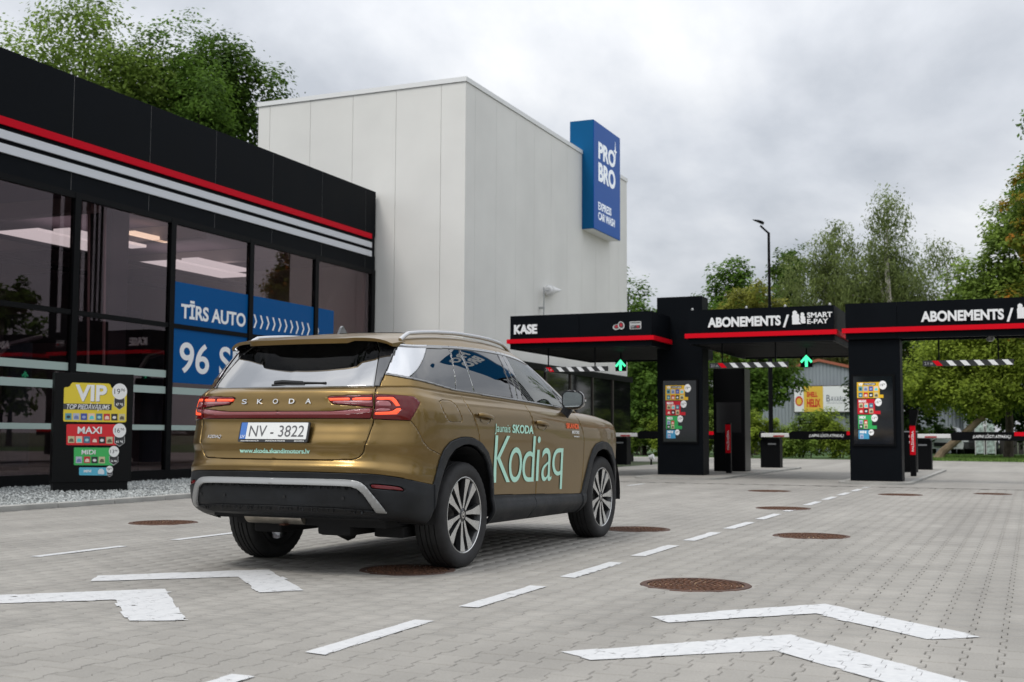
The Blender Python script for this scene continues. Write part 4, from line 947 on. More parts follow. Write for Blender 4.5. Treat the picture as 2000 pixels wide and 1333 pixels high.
    pale_o = [[(-.986, 1.136), (-.899, 1.136), (-.874, 1.102), (-.986, 1.106)], [(-.985, 1.086), (-.90, 1.088), (-.88, 1.075), (-.99, 1.068)]]
    pale_i = [[(-1.285, 1.136), (-1.010, 1.136), (-1.010, 1.117), (-1.27, 1.124)]]
    bar_highlight = [[(QM, 1.066), (-1.31, 1.066), (-1.22, 1.070), (-1.02, 1.086), (-1.026, 1.064), (-1.15, 1.052), (-1.24, 1.050), (QM, 1.050)]]  # highlight on the bar's upper half, painted as a pale strip
    LB, F = panel(pool, F, bar, .0015); LI, F = panel(pool, F, lin, .002); LO, F = panel(pool, F, lout, .002)
    def lamp(name, faces, m, subs, both=False):
        parts = []
        for polys, mm, nm in subs:
            for pl in polys:
                a, faces = split(pool, faces, pl); parts.append((a, mm, nm))
        base = skin(name, pool, faces, m, SUV, push=.006, both=both)
        for a, mm, nm in parts:
            if both: skin(nm, pool, a, mm, base, push=.0062, both=True)
            else:
                skin(nm, pool, a, mm, base[0], sides='R', push=.0062); skin(nm, pool, a, mm, base[1], sides='L', push=.0062)
    lamp('tail_lamp', LO, M_REDLENS, [(leds_o, M_REDLAMP, 'lit_strip'), (pale_o, M_LENS_HIGHLIGHT, 'pale_lens_and_highlight')])
    lamp('tailgate_lamp', LI, M_REDLENS, [(leds_i, M_REDLAMP, 'lit_strip'), (pale_i, M_LENS_HIGHLIGHT, 'pale_lens_and_highlight')])
    lamp('light_bar', LB, M_REDLENS, [(bar_highlight, M_LENS_HIGHLIGHT, 'pale_lens_and_highlight')], both=True)
    # painted panels
    tg = [(QM, .758), (-1.25, .758), (-1.107, .7595), (-1.085, .764), (-1.062, .776), (-1.045, .792), (-1.034, .815), (-1.017, .869), (-1.005, 1.019), (-.996, 1.10), (-.990, 1.176), (-.981, 1.217), (-.965, 1.245), (-.96, 1.4), (QM, 1.4)]
    T, F = panel(pool, F, tg, .003)
    skin('tailgate', pool, T, M_PAINT, SUV, both=True)
    bump = [(QM, .1), (QM, 1.03), (-1.0, 1.022), (-.745, 1.011), (-.682, .948), (-.62, .876), (-.555, .827), (-.436, .789), (-.40, .6), (-.43, .1)]
    B, F = panel(pool, F, bump, .0018)
    skin('rear_bumper', pool, B, M_PAINT, SUV, both=True)
    flap = [(-.449, 1.138), (-.43, 1.150), (-.393, 1.156), (-.30, 1.157), (-.262, 1.150), (-.226, 1.132), (-.193, 1.084), (-.160, 1.036), (-.158, 1.018), (-.171, 1.009), (-.309, 1.008), (-.352, 1.013), (-.372, 1.026), (-.425, 1.079)]
    f, F = panel(pool, F, flap, .0018); skin('fuel_flap', pool, f, M_PAINT, SUV, sides='R')
    f2 = f; skin('side_panel', pool, f2, M_PAINT, SUV, sides='L')
    bs = [(1.03, 1.3), (1.036, 1.146), (1.036, 1.112), (1.082, 1.045), (1.112, .975), (1.138, .90), (1.190, .70), (1.205, .60), (1.200, .50), (1.19, .3)]
    rd = [(-.05, 1.3), (-.043, 1.181), (-.046, 1.150), (-.034, 1.108), (.042, 1.034), (.091, .965), (.122, .912), (.14, .86), (.14, .3)] + bs[::-1]
    fd = bs + [(2.178, .3), (2.182, .47), (2.2, .585), (2.216, .714), (2.208, .861), (2.186, .936), (2.14, 1.006), (2.10, 1.075), (2.085, 1.3)]
    R, F = panel(pool, F, rd, .0028); D, F = panel(pool, F, fd, .0028)
    skin('rear_door', pool, R, M_PAINT, SUV); skin('front_door', pool, D, M_PAINT, SUV)
    hl = [(3.18, .905), (3.30, .93), (3.55, .925), (3.9, .90), (3.9, .80), (3.5, .80), (3.27, .84)]
    h, F = panel(pool, F, hl, .0025); skin('headlamp', pool, h, mat('headlamp_lens', (.35, .37, .4), rough=.05, coat=1, metal=.4), SUV, push=.004)
    gr = [(3.75, .56), (3.70, .86), (5, .90), (5, .52)]
    g, F = panel(pool, F, gr, .002); skin('grille', pool, g, M_GLOSSBLK, SUV, both=True)
    qp, fr = split(pool, F, [(-2, 0), (-2, 2), (1.2, 2), (1.2, 0)])
    skin('quarter_panel', pool, qp, M_PAINT, SUV)
    fb, fen = panel(pool, fr, [(3.16, 0), (3.14, .80), (3.26, .86), (5, .80), (5, 0)], .002)
    skin('fender', pool, fen, M_PAINT, SUV); skin('front_bumper', pool, fb, M_PAINT, SUV, both=True)
    # hood between the fender tops
    q, v, G = LQ, LV_, LG; k = np.where(q > 2.02)[0]; edge = G[-1][k]; nx = 26
    V = []; Fh = []
    for p in edge:
        for a in np.linspace(-1, 1, nx):
            V.append((p[0] + .05 * (1 - a * a) * (p[0] > 3.2), p[1] * a, p[2] + .035 * (1 - abs(a) ** 2.5) * min(1, p[1] / .6) + .006 * (abs(abs(a) - .62) < .08)))
    n = len(edge); Fh = [(i * nx + j, (i + 1) * nx + j, (i + 1) * nx + j + 1, i * nx + j + 1) for i in range(n - 1) for j in range(nx - 1)]
    me = bpy.data.meshes.new('hood'); me.from_pydata(V, [], Fh); me.materials.append(M_PAINT); finish(me, True); link('hood', me, SUV)
    # black lining behind the shut lines
    G2 = LG.copy(); nrm = np.cross(np.gradient(G2, axis=0), np.gradient(G2, axis=1)); nrm /= np.linalg.norm(nrm, axis=2)[..., None] + 1e-9
    G2 = (G2 - nrm * .022)[::3, ::3]; p2, F2 = grid_pool(LQ[::3], G2)
    _, F2 = split(p2, F2, openR, .012); _, F2 = split(p2, F2, openF, .012)
    skin('body_lining', p2, F2, M_BLACK, SUV, both=True, thick=0)
    # ------------------------------------------------ glasshouse
    HOUSE[0] = True; gq, gv, GG = make_greenhouse(); pg, FG = grid_pool(gq, GG)
    zb = [(-.90, 1.33), (-.87, 1.318), (-.66, 1.289), (-.4, 1.256), (-.12, 1.226), (.2, 1.214), (.8, 1.191), (1.66, 1.159), (2.10, 1.146)]
    rg = [(QM, 1.0), (-.889, 1.0), (-.893, 1.274), (-.899, 1.478), (-.915, 1.51), (-.96, 1.60), (QM, 1.60)]
    dt = [(-.96, 1.60), (-.915, 1.51), (-.899, 1.478), (-.893, 1.274), (-.889, 1.0), (-.868, 1.0), (-.856, 1.25), (-.845, 1.285), (-.824, 1.338), (-.785, 1.429), (-.731, 1.511), (-.69, 1.62)]
    a, FG = split(pg, FG, rg); skin('rear_window', pg, a, M_REARGLASS, SUV, both=True, thick=.004)
    a, FG = panel(pg, FG, dt, .003); skin('window_wing', pg, a, M_GLOSSBLK, SUV, push=.004)
    # strip under the windows stays paint, then a bright moulding, then the glass
    below = [(-.90, 1.0)] + zb + [(2.16, 1.12), (2.16, 1.0)]
    a, FG = split(pg, FG, below); skin('shoulder', pg, a, M_PAINT, SUV)
    mould = [(-.90, 1.322)] + [(x, z + .011) for x, z in zb] + [(2.12, 1.0), (-.9, 1.0)]
    a, FG = split(pg, FG, mould); skin('belt_moulding', pg, a, mat('dark_chrome', (.30, .30, .30), rough=.22, metal=1), SUV, push=.006, thick=.012)
    roofline = [(q, z) for q, z in zip(gq, GG[-1][:, 2])]
    tq = [(q, np.interp(q, gq, GG[-1][:, 2])) for q in np.linspace(-.80, 1.95, 34)]
    black_top = [(q, z - .024) for q, z in tq] + [(q, z - .010) for q, z in tq][::-1]
    a, FG = split(pg, FG, black_top); skin('window_trim', pg, a, M_GLOSSBLK, SUV, push=.003)
    ws = [(2.50, 0), (2.44, 1.2), (2.36, 1.35), (2.30, 1.7), (6, 1.7), (6, 0)]
    a, FG = panel(pg, FG, ws, .003); skin('windscreen', pg, a, M_CARGLASS, SUV, both=True, thick=.004)
    dp = [(-.9, 1.0), (-.9, 1.7), (-.312, 1.536 + .04), (-.312, 1.536), (-.663, 1.290), (-.70, 1.20)]
    a, FG = panel(pg, FG, dp, .002); skin('pillar_panel', pg, a, mat('pillar_silver', (.60, .61, .63), rough=.22, metal=.85, coat=.5), SUV, push=.003)
    qg = [(-.75, 1.24), (-.31, 1.55), (-.29, 1.7), (.03, 1.7), (.026, 1.551), (-.117, 1.222), (-.14, 1.1)]
    a, FG = panel(pg, FG, qg, .003); skin('quarter_window', pg, a, M_PRIVACY, SUV, thick=.004)
    fx = [(-.14, 1.1), (-.117, 1.222), (.026, 1.551), (.03, 1.7), (.19, 1.7), (.186, 1.548), (.180, 1.217), (.18, 1.1)]
    a, FG = panel(pg, FG, fx, .003); skin('fixed_window', pg, a, M_PRIVACY, SUV, thick=.004)
    rw = [(.18, 1.1), (.180, 1.217), (.186, 1.548), (.19, 1.7), (.96, 1.7), (.952, 1.555), (.835, 1.213), (.82, 1.1)]
    a, FG = panel(pg, FG, rw, .003); skin('rear_door_window', pg, a, M_PRIVACY, SUV, thick=.004)
    bp1 = [(.82, 1.1), (.835, 1.213), (.952, 1.555), (.96, 1.7), (1.06, 1.7), (1.055, 1.55), (.93, 1.19), (.91, 1.1)]
    a, FG = panel(pg, FG, bp1, .003); skin('door_pillar', pg, a, M_GLOSSBLK, SUV, push=.002)
    bp2 = [(.91, 1.1), (.93, 1.19), (1.055, 1.55), (1.06, 1.7), (1.18, 1.7), (1.172, 1.555), (1.03, 1.19), (1.02, 1.1)]
    a, FG = panel(pg, FG, bp2, .003); skin('door_pillar', pg, a, M_GLOSSBLK, SUV, push=.002)
    fwin = [(1.02, 1.1), (1.03, 1.19), (1.172, 1.555), (1.18, 1.7), (2.0, 1.7), (2.08, 1.47), (2.10, 1.30), (2.02, 1.17), (2.0, 1.1)]
    a, FG = panel(pg, FG, fwin, .003); skin('front_door_window', pg, a, M_CARGLASS, SUV, thick=.004)
    fr_ = [(1.9, 1.1), (2.02, 1.17), (2.10, 1.30), (2.08, 1.47), (2.0, 1.7), (2.06, 1.7), (2.17, 1.47), (2.20, 1.28), (2.20, 1.1)]
    a, FG = split(pg, FG, fr_); skin('window_frame', pg, a, M_GLOSSBLK, SUV)
    skin('roof_pillar', pg, FG, M_PAINT, SUV)
    # ------------------------------------------------ roof, spoiler, rails, fin
    top = np.array(GH_TOP)[4:16]; xs = np.linspace(-.55, 1.60, 70); ys = np.sign(np.linspace(-1, 1, 61)) * np.abs(np.linspace(-1, 1, 61)) ** .55
    V = []
    for x in xs:
        yt = np.interp(x, top[:, 0], top[:, 1])
        for a in ys: V.append((x - .0 * a, a * yt, float(roof_z(x, a * yt))))
    ny = len(ys); Fr = [(i * ny + j, (i + 1) * ny + j, (i + 1) * ny + j + 1, i * ny + j + 1) for i in range(len(xs) - 1) for j in range(ny - 1)]
    me = bpy.data.meshes.new('roof'); me.from_pydata(V, [], Fr); me.materials.append(M_PAINT); finish(me, True, 60); rf = link('roof', me, SUV)
    b = MB(); V = []
    for x in np.linspace(-.12, 1.15, 30):
        for y in np.linspace(-.47, .47, 22): V.append((x, y, float(roof_z(x, y)) + .004))
    b.add(V, [(i * 22 + j, i * 22 + j + 1, (i + 1) * 22 + j + 1, (i + 1) * 22 + j) for i in range(29) for j in range(21)])
    b.build('sunroof', M_GLOSSBLK, SUV, smooth=True)
    # spoiler: a wedge carried over the rear window, middle part longer than the wings
    def sp(x, y, t):
        return float(roof_z(-.5, y)) - .105 * ((-.5 - x) / .36) * .55 - .006
    V = []; nys = 41; yy = np.linspace(-.655, .655, nys); nxs = 9
    for k in range(nxs):
        for y in yy:
            back = -.845 + .16 * (abs(y) / .655) ** 2.6 + (.028 if abs(y) > .40 else .0)
            x = -.47 + (back + .47) * k / (nxs - 1)
            V.append((x, y, float(roof_z(-.47, min(abs(y), .655))) - .058 * ((x + .47) / -.37) ** 1.25))
    top_n = len(V)
    for k in range(nxs):
        for j, y in enumerate(yy):
            x, _, z = V[k * nys + j]; t = .020 + .012 * (abs(y) < .40) + .02 * (1 - k / (nxs - 1))
            V.append((x + .012, y, z - t))
    Fs = [(k * nys + j, (k + 1) * nys + j, (k + 1) * nys + j + 1, k * nys + j + 1) for k in range(nxs - 1) for j in range(nys - 1)]
    Fu = [tuple(i + top_n for i in f[::-1]) for f in Fs]
    rim = [((nxs - 1) * nys + j, (nxs - 1) * nys + j + 1, top_n + (nxs - 1) * nys + j + 1, top_n + (nxs - 1) * nys + j) for j in range(nys - 1)]
    for j in (0, nys - 1): rim += [(k * nys + j, (k + 1) * nys + j, top_n + (k + 1) * nys + j, top_n + k * nys + j) for k in range(nxs - 1)]
    me = bpy.data.meshes.new('spoiler'); me.from_pydata(V, [], Fs + rim); me.materials.append(M_PAINT); finish(me, True, 45); s1 = link('spoiler', me, SUV)
    me = bpy.data.meshes.new('spoiler_underside'); me.from_pydata([(x, y, z - .001) for x, y, z in V[top_n:]], [], [tuple(i - top_n for i in f) for f in Fu]); me.materials.append(M_GLOSSBLK); finish(me, True, 45); link('spoiler_underside', me, s1)
    b = MB(); b.box(-.822, -.80, -.22, .22, 1.535, 1.546); b.build('brake_light', M_REDLENS, s1)
    # side plates joining the spoiler to the roof pillars
    for s in (-1, 1):
        pts = []
        for x in np.linspace(-.50, 1.30, 34):
            lift = .034 * min(1, (x + .50) / .10, (1.30 - x) / .14); y = .628 - .02 * max(0, (x - .9))
            pts.append((x, s * y, float(roof_z(x, y)) + lift))
        b = MB(); b.tube(pts, .015, 10); o = b.build('roof_rail', M_CHROME if False else mat('satin_rail', (.62, .62, .62), rough=.25, metal=.9), SUV, smooth=True)
    b = MB(); prof = [(-.30, 0), (-.262, .058), (-.245, .072), (-.235, .066), (-.20, .030), (-.13, .008), (-.08, 0)]
    vs = []
    for x, h in prof: vs += [(x, -.028 if h < .02 else -.008, h), (x, .028 if h < .02 else .008, h)]
    base = 1.628; P = [(-.31, .03), (-.08, .012)]
    b.prism([(x, h) for x, h in prof], -.010, .010, lambda a, h, t: (a, t, base + h))
    b.lathe([(0, .016), (.028, .012), (.036, -.02)], 16, 'z', (-.20, 0, base)); b.build('antenna_fin', M_GLOSSBLK, SUV)
    # ------------------------------------------------ wipers, mirrors, handles, plate
    b = MB(); w = lambda y, z, d: (-.905 + (z - 1.232) * 1.02 + .02 * 0 - d + .10 * (abs(y) / .7) ** 2 * .6, y, z)
    b.tube([w(.10, 1.262, .03), w(.04, 1.268, .035), w(-.12, 1.262, .03)], [.016, .014, .011], 8)
    b.tube([w(-.12, 1.262, .03), w(-.27, 1.258, .03), w(-.30, 1.257, .03)], [.008, .007, .010], 6)
    b.tube([w(.12, 1.247, .02), w(-.14, 1.247, .018)], .009, 6)
    b.build('rear_wiper', M_CLAD, SUV, smooth=True)
    for s in (-1, 1):
        bm = bmesh.new(); bmesh.ops.create_uvsphere(bm, u_segments=24, v_segments=16, radius=1)
        for v in bm.verts:
            x, y, z = v.co; x = (abs(x) ** .75) * (1 if x > 0 else -1); y = (abs(y) ** .7) * (1 if y > 0 else -1); z = (abs(z) ** .7) * (1 if z > 0 else -1)
            if x < -.25: x = -.25
            zz2 = z * .082 - .012 * (y * s) * -1 * .0; t = (y + 1) / 2
            v.co = (1.93 + x * .085, s * (1.005 + y * .095), 1.218 + zz2 * (1.0 - .22 * max(0, y)) - .010 * y)
        b = MB(); b.bm(bm); mm = b.build('mirror_housing', M_GLOSSBLK, SUV, smooth=True, ang=50)
        b = MB(); P = [(y, z) for y, z in rrect(.918, 1.088, 1.152, 1.288, .045, 5)]
        P = [(y, 1.218 + (z - 1.218) * (1 - .16 * (y - .918) / .17)) for y, z in P]
        b.prism(P, 0, .004, lambda a, z, h: (1.9075 - h, s * a, z)); b.build('mirror_glass', mat('mirror_silver', (.8, .85, .83), rough=.02, metal=1), mm)
        b = MB(); P = [(y, z) for y, z in rrect(.905, 1.102, 1.138, 1.302, .055, 5)]; P = [(y, 1.218 + (z - 1.218) * (1 - .16 * (y - .918) / .17)) for y, z in P]
        b.prism(P, 0, .02, lambda a, z, h: (1.909 + h, s * a, z)); b.build('mirror_surround', M_GLOSSBLK, mm)
        b = MB(); b.tube([(1.95, s * .885, 1.05), (1.95, s * .915, 1.10), (1.945, s * .95, 1.15)], [.05, .042, .045], 10); b.build('mirror_foot', M_CLAD, mm, smooth=True)
        b = MB(); b.box(1.975, 1.99, s * 1.065 - .03, s * 1.065 + .03, 1.205, 1.222); b.build('side_indicator', M_WHITEV, mm)
        mm.location = (-.085, -s * .035, 0)
        for q0, q1, z0 in ((.085, .315, 1.062), (1.130, 1.365, 1.022)):
            cup = MB(); V = []; nn = 12
            for i in range(nn + 1):
                for j in range(7):
                    u = i / nn; t = j / 6; dp_ = -.022 * (4 * u * (1 - u)) ** .6 * (4 * t * (1 - t)) ** .6
                    V.append(S_lower(q0 + .05 + (q1 - q0 - .06) * u, z0 - .008 - .055 * t * (.6 + .4 * sin(pi * u)) , dp_ + .003, s))
            cup.add(V, [(i * 7 + j, i * 7 + j + 1, (i + 1) * 7 + j + 1, (i + 1) * 7 + j) for i in range(nn) for j in range(6)])
            hp = []
            for u in np.linspace(0, 1, 12): hp.append(S_lower(q0 + (q1 - q0) * u, z0 - .022 * u + .004 * sin(pi * u), .012 + .022 * sin(pi * min(1, max(0, u))) ** .5, s))
            b = MB(); b.tube(hp, [.012] + [.016] * 10 + [.010], 8); h_ = b.build('door_handle', M_PAINT, SUV, smooth=True)
            cup.build('handle_recess', M_GLOSSBLK, h_, smooth=True)
    # number plate
    px = S_rear(0, .93, 0)[0] - .014
    b = MB(); fnp = lambda y, z, h: (px - h + (z - .935) * .26, -y, z)
    b.prism(rrect(-.274, .274, .868, 1.000, .012), 0, .012, fnp); pl = b.build('plate_frame', mat('plate_holder', (.02, .02, .022), rough=.35), SUV)
    b = MB(); b.prism(rrect(-.262, .262, .888, .996, .006), .0121, .0150, fnp); b.build('number_plate', mat('plate_white', (.72, .73, .72), rough=.4), pl)
    b = MB(); b.prism([(-.262, .888), (-.214, .888), (-.214, .996), (-.262, .996)], .0152, .0157, fnp); b.build('plate_band', mat('plate_blue', (.05, .16, .48), rough=.4), pl)
    def fpl(a, z, d): return fnp(a, z, .0160 + d)
    put_text('lettering', 'NV - 3822', mat('plate_ink', (.10, .10, .105), rough=.4), pl, fpl, -.190, .905, .076, .430, depth=.0006, bold=.0)
    put_text('lettering', 'LV', M_WHITEV, pl, fpl, -.254, .895, .020, .032, depth=.0005, bold=.01)
    put_text('lettering', 'skandimotors.lv        INNOVATIONS           SKODA', M_WHITEV, pl, lambda a, z, d: fnp(a, z, .0125 + d), -.25, .873, .009, .50, depth=.0004, bold=.01)
    # writing on the tail
    fr2 = lambda a, z, d: S_rear(-a, z, .0015 + d)
    for ch, y in zip('SKODA', np.linspace(.277, -.233, 5)):
        put_text('tail_letter', ch, M_CHROME, SUV, fr2, -y, 1.121, .033, .042, bold=.012, depth=.008, align='CENTER')
    put_text('tail_badge', 'KODIAQ', M_CHROME, SUV, fr2, -.575, .893, .022, .125, bold=.0, shear=.2, depth=.005, sub=.03)
    put_text('tail_web_address', 'www.skoda.skandimotors.lv', M_MINT, SUV, fr2, -.285, .797, .030, .555, bold=.03, depth=.001, sub=.05)
    # writing on the right side
    side = lambda a, z, d: S_lower(a, z - .017 * (a - .4), .0035 + d, -1)
    for ch, xa, xb, za, zc_ in (('K', .390, .688, 0, .345), ('o', .662, .903, -.004, .262), ('d', .915, 1.142, -.004, .352), ('i', 1.182, 1.240, 0, .352), ('a', 1.292, 1.500, -.004, .262), ('q', 1.508, 1.732, -.075, .262)):
        put_glyph('side_letter', ch, M_MINT, SUV, side, xa, xb, .574 + za, .574 + zc_, bold=-.006)
    put_text('side_lettering', 'Jaunais', M_MINT, SUV, side, .378, .945, .062, .272, bold=.0, depth=.0012, sub=.05)
    put_text('side_lettering', 'SKODA', M_MINT, SUV, side, .690, .945, .062, .40, bold=.03, depth=.0012, sub=.05)
    put_text('side_sticker', 'SKANDI', M_ORANGEV, SUV, side, 1.790, 1.005, .042, .285, bold=.05, depth=.0012, sub=.05)
    put_text('side_sticker', 'MOTORS', M_WHITEV, SUV, side, 1.915, .962, .026, .165, bold=.03, depth=.0012, sub=.05)
    put_text('side_sticker', 'skandimotors.lv', M_WHITEV, SUV, side, 1.96, .934, .012, .125, bold=.03, depth=.0012, sub=.05)
    # ------------------------------------------------ cabin
    b = MB(); b.box(-.75, 2.3, -.74, .74, .50, .56); b.box(2.0, 2.35, -.70, .70, .56, 1.09, .05); b.build('cabin_floor', M_BLACK, SUV)
    for x in (1.15, .2):
        for y in (-.38, .38):
            b = MB(); b.box(x - .25, x + .25, y - .24, y + .24, .60, .76, .04); b.box(x - .36, x - .22, y - .24, y + .24, .70, 1.26, .05); b.box(x - .36, x - .26, y - .13, y + .13, 1.29, 1.47, .04)
            b.build('seat', mat('seat_cloth', (.03, .03, .032), rough=.9), SUV, smooth=True)
    b = MB(); b.lathe([(.185 + .014 * cos(a), .014 * sin(a)) for a in np.linspace(0, 2 * pi, 9)[:-1]], 28, 'x', (1.72, .38, 1.05), close=True)
    b.tube([(1.72, .38, 1.05), (2.02, .38, .95)], .03, 8); b.box(1.72, 1.74, .22, .54, 1.03, 1.07); b.build('steering_wheel', M_CLAD, SUV, smooth=True)
    # ------------------------------------------------ underside
    b = MB(); b.box(-.62, 3.2, -.60, .60, .30, .40); b.box(-.80, -.5, -.66, .66, .36, .44); b.tube([(-.05, -.66, .33), (-.05, .66, .33)], .05, 8); b.tube([(2.8, -.66, .33), (2.8, .66, .33)], .045, 8)
    b.tube([(-.35, -.15, .25), (-.55, -.2, .30)], .07, 8); b.box(-.60, -.20, -.32, -.05, .235, .34, .03); b.box(-.40, .3, -.62, -.38, .22, .30, .02); b.box(-.40, .3, .38, .62, .22, .30, .02)
    b.build('underbody', M_BLACK, SUV)
    b = MB(); b.tube([(-.60, .50, .385), (-.60, .03, .385)], .085, 20); o = b.build('silencer', M_EXH, SUV, smooth=True)
    b = MB(); b.box(-.68, -.52, .16, .20, .297, .309); b.build('silencer_strap', mat('rusty_strap', (.09, .035, .02), rough=.8), o)
    # ------------------------------------------------ wheels
    for (x, s) in ((0, -1), (2.795, -1), (0, 1), (2.795, 1)):
        wheel(x, s)
        b = MB(); n = 20; vs = []
        for k in range(n + 1):
            a = radians(-8 + 196 * k / n); r = .455
            for y in (.90, .42): vs.append((x + r * cos(a), s * (y if y < .5 else .89), .385 + r * sin(a)))
        b.add(vs, [(2 * k, 2 * k + 1, 2 * k + 3, 2 * k + 2) for k in range(n)])
        c = [(x + .455 * cos(radians(-8 + 196 * k / n)), s * .42, .385 + .455 * sin(radians(-8 + 196 * k / n))) for k in range(n + 1)]
        b.add(c, [tuple(range(n + 1))]); b.build('wheel_liner', M_BLACK, SUV, smooth=False)

_wheel = {}
def wheel(x, s):
    yc = s * .775
    if s not in _wheel:
        w = []
        h = .1175; pr = [(.258, -.092), (.268, -.104), (.295, -.1165), (.325, -.117), (.345, -.112), (.358, -.103), (.3655, -.092)]
        tread = [(.369, -.082), (.370, -.060), (.361, -.0585), (.361, -.0515), (.371, -.050), (.371, -.020), (.362, -.0185), (.362, -.0115), (.3715, -.010)]
        prof = pr + tread + [(r, -y) for r, y in tread[::-1]] + [(r, -y) for r, y in pr[::-1]]
        b = MB(); b.lathe(prof, 90, 'y'); n = len(prof)
        vs = []
        for k, (vx, vy, vz) in enumerate(b.v):
            ring = k // n; i = k % n; r = sqrt(vx * vx + vz * vz)
            if i in (4, 5, 6, 7, n - 5, n - 6, n - 7, n - 8) and ring % 2 == 0: f = (r - .0045) / r; vx *= f; vz *= f     # shoulder sipes
            vs.append((vx, vy, max(vz, -.3625)))
        b.v = vs; w.append(('tyre', b, M_RUBBER, True, 60))
        b = MB(); b.lathe([(.262, -.092), (.268, -.100), (.262, -.104), (.252, -.096), (.246, -.075), (.235, -.05), (.225, .09), (.262, .10)], 60, 'y'); w.append(('rim', b, M_ALLOYDK, True, 50))
        b = MB(); b.lathe([(.2555, -.0985), (.262, -.1045), (.2665, -.1035), (.2665, -.100)], 60, 'y'); w.append(('rim_lip', b, M_ALLOY, True, 50))
        b = MB(); b.mi = 0; bd = MB()
        for k in range(10):
            a = 2 * pi * k / 10 + .16; e = .020 if k % 2 else -.020       # blades lean in pairs
            prof2 = [(.048, -.011 - e * .1, -.088), (.048, .009 - e * .1, -.088), (.15, .017 + e * .45, -.090), (.252, .040 + e, -.099), (.254, -.034 + e, -.099), (.15, -.019 + e * .45, -.090)]
            P = [(r * cos(a) - t * sin(a), y, r * sin(a) + t * cos(a)) for r, t, y in prof2]
            b.add(P, [(0, 1, 2, 5), (5, 2, 3, 4)])
            back = [(r * cos(a) - (t * 1.25) * sin(a), y + .034, r * sin(a) + (t * 1.25) * cos(a)) for r, t, y in prof2]
            bd.add(P + back, [(i, (i + 1) % 6, 6 + (i + 1) % 6, 6 + i) for i in range(6)] + [(6, 7, 8, 11), (11, 8, 9, 10)])
        w.append(('spoke_faces', b, M_ALLOY, False, 30)); w.append(('spoke_sides', bd, M_ALLOYDK, False, 30))
        b = MB(); b.lathe([(0, -.092), (.028, -.091), (.034, -.087), (.058, -.083), (.060, -.05)], 24, 'y'); w.append(('hub', b, M_ALLOYDK, True, 40))
        b = MB(); b.lathe([(.019, -.0925), (.025, -.0925), (.026, -.089)], 24, 'y'); b.box(-.012, .012, -.0926, -.092, -.004, .010); w.append(('hub_badge', b, M_CHROME, True, 40))
        b = MB(); b.lathe([(0, .0), (.17, .0), (.17, .03), (.0, .03)], 36, 'y'); b.box(.10, .21, -.02, .06, -.07, .07, .01); w.append(('brake_disc', b, mat('brake_steel', (.16, .155, .15), rough=.4, metal=.8), True, 40))
        for _, bb, *r in w:
            if s > 0: bb.v = [(a, -c, d) for a, c, d in bb.v]; bb.f = [f[::-1] for f in bb.f]
        _wheel[s] = [(n_, bb.build(n_, m_, None, sm, an)) for n_, bb, m_, sm, an in w]
        parts = _wheel[s]
    else:
        parts = []
        for n_, o in _wheel[s]:
            c = o.copy(); COL.objects.link(c); parts.append((n_, c))
    root = None
    for n_, o in parts:
        if n_ == 'tyre':
            root = bpy.data.objects.new('wheel', None); COL.objects.link(root); root.parent = SUV; root.location = (x, yc, .3625)
        o.parent = root
build_car()
# seat the car on its spot: right wheel hubs match the survey of the photograph
SUV.location = (-4.577 + .035 * cos(CAR_HEAD), 7.6504 - .035 * sin(CAR_HEAD), 0)
# ---------------------------------------------------------------- lane canopies, pillars, barriers
M_LIT_GREEN = mat('green_led', (.1, .8, .45), emit=(.07, .95, .42), estr=1.35)
M_SLAT = mat('canopy_slat', (.022, .022, .024), rough=.5, spec=.2)
def islands():
    for (x0, x1, y0, y1), lab in (((-7.95, -6.05, 24.6, 35.2), 'x'), ((-3.55, -2.15, 23.95, 35.0), 'y')):
        b = MB(); P = rrect(x0, x1, y0, y1, .55, 8); b.prism(P, -.05, .04, lambda a, c, h: (a, c, h)); o = b.build('lane_island', M_CONC, None); tag(o, kind='structure')
        P2 = rrect(x0 + .12, x1 - .12, y0 + .12, y1 - .12, .45, 8); b = MB(); b.prism(P2, .0405, .044, lambda a, c, h: (a, c, h)); b.build('island_paving', M_PAVER, o)
islands()

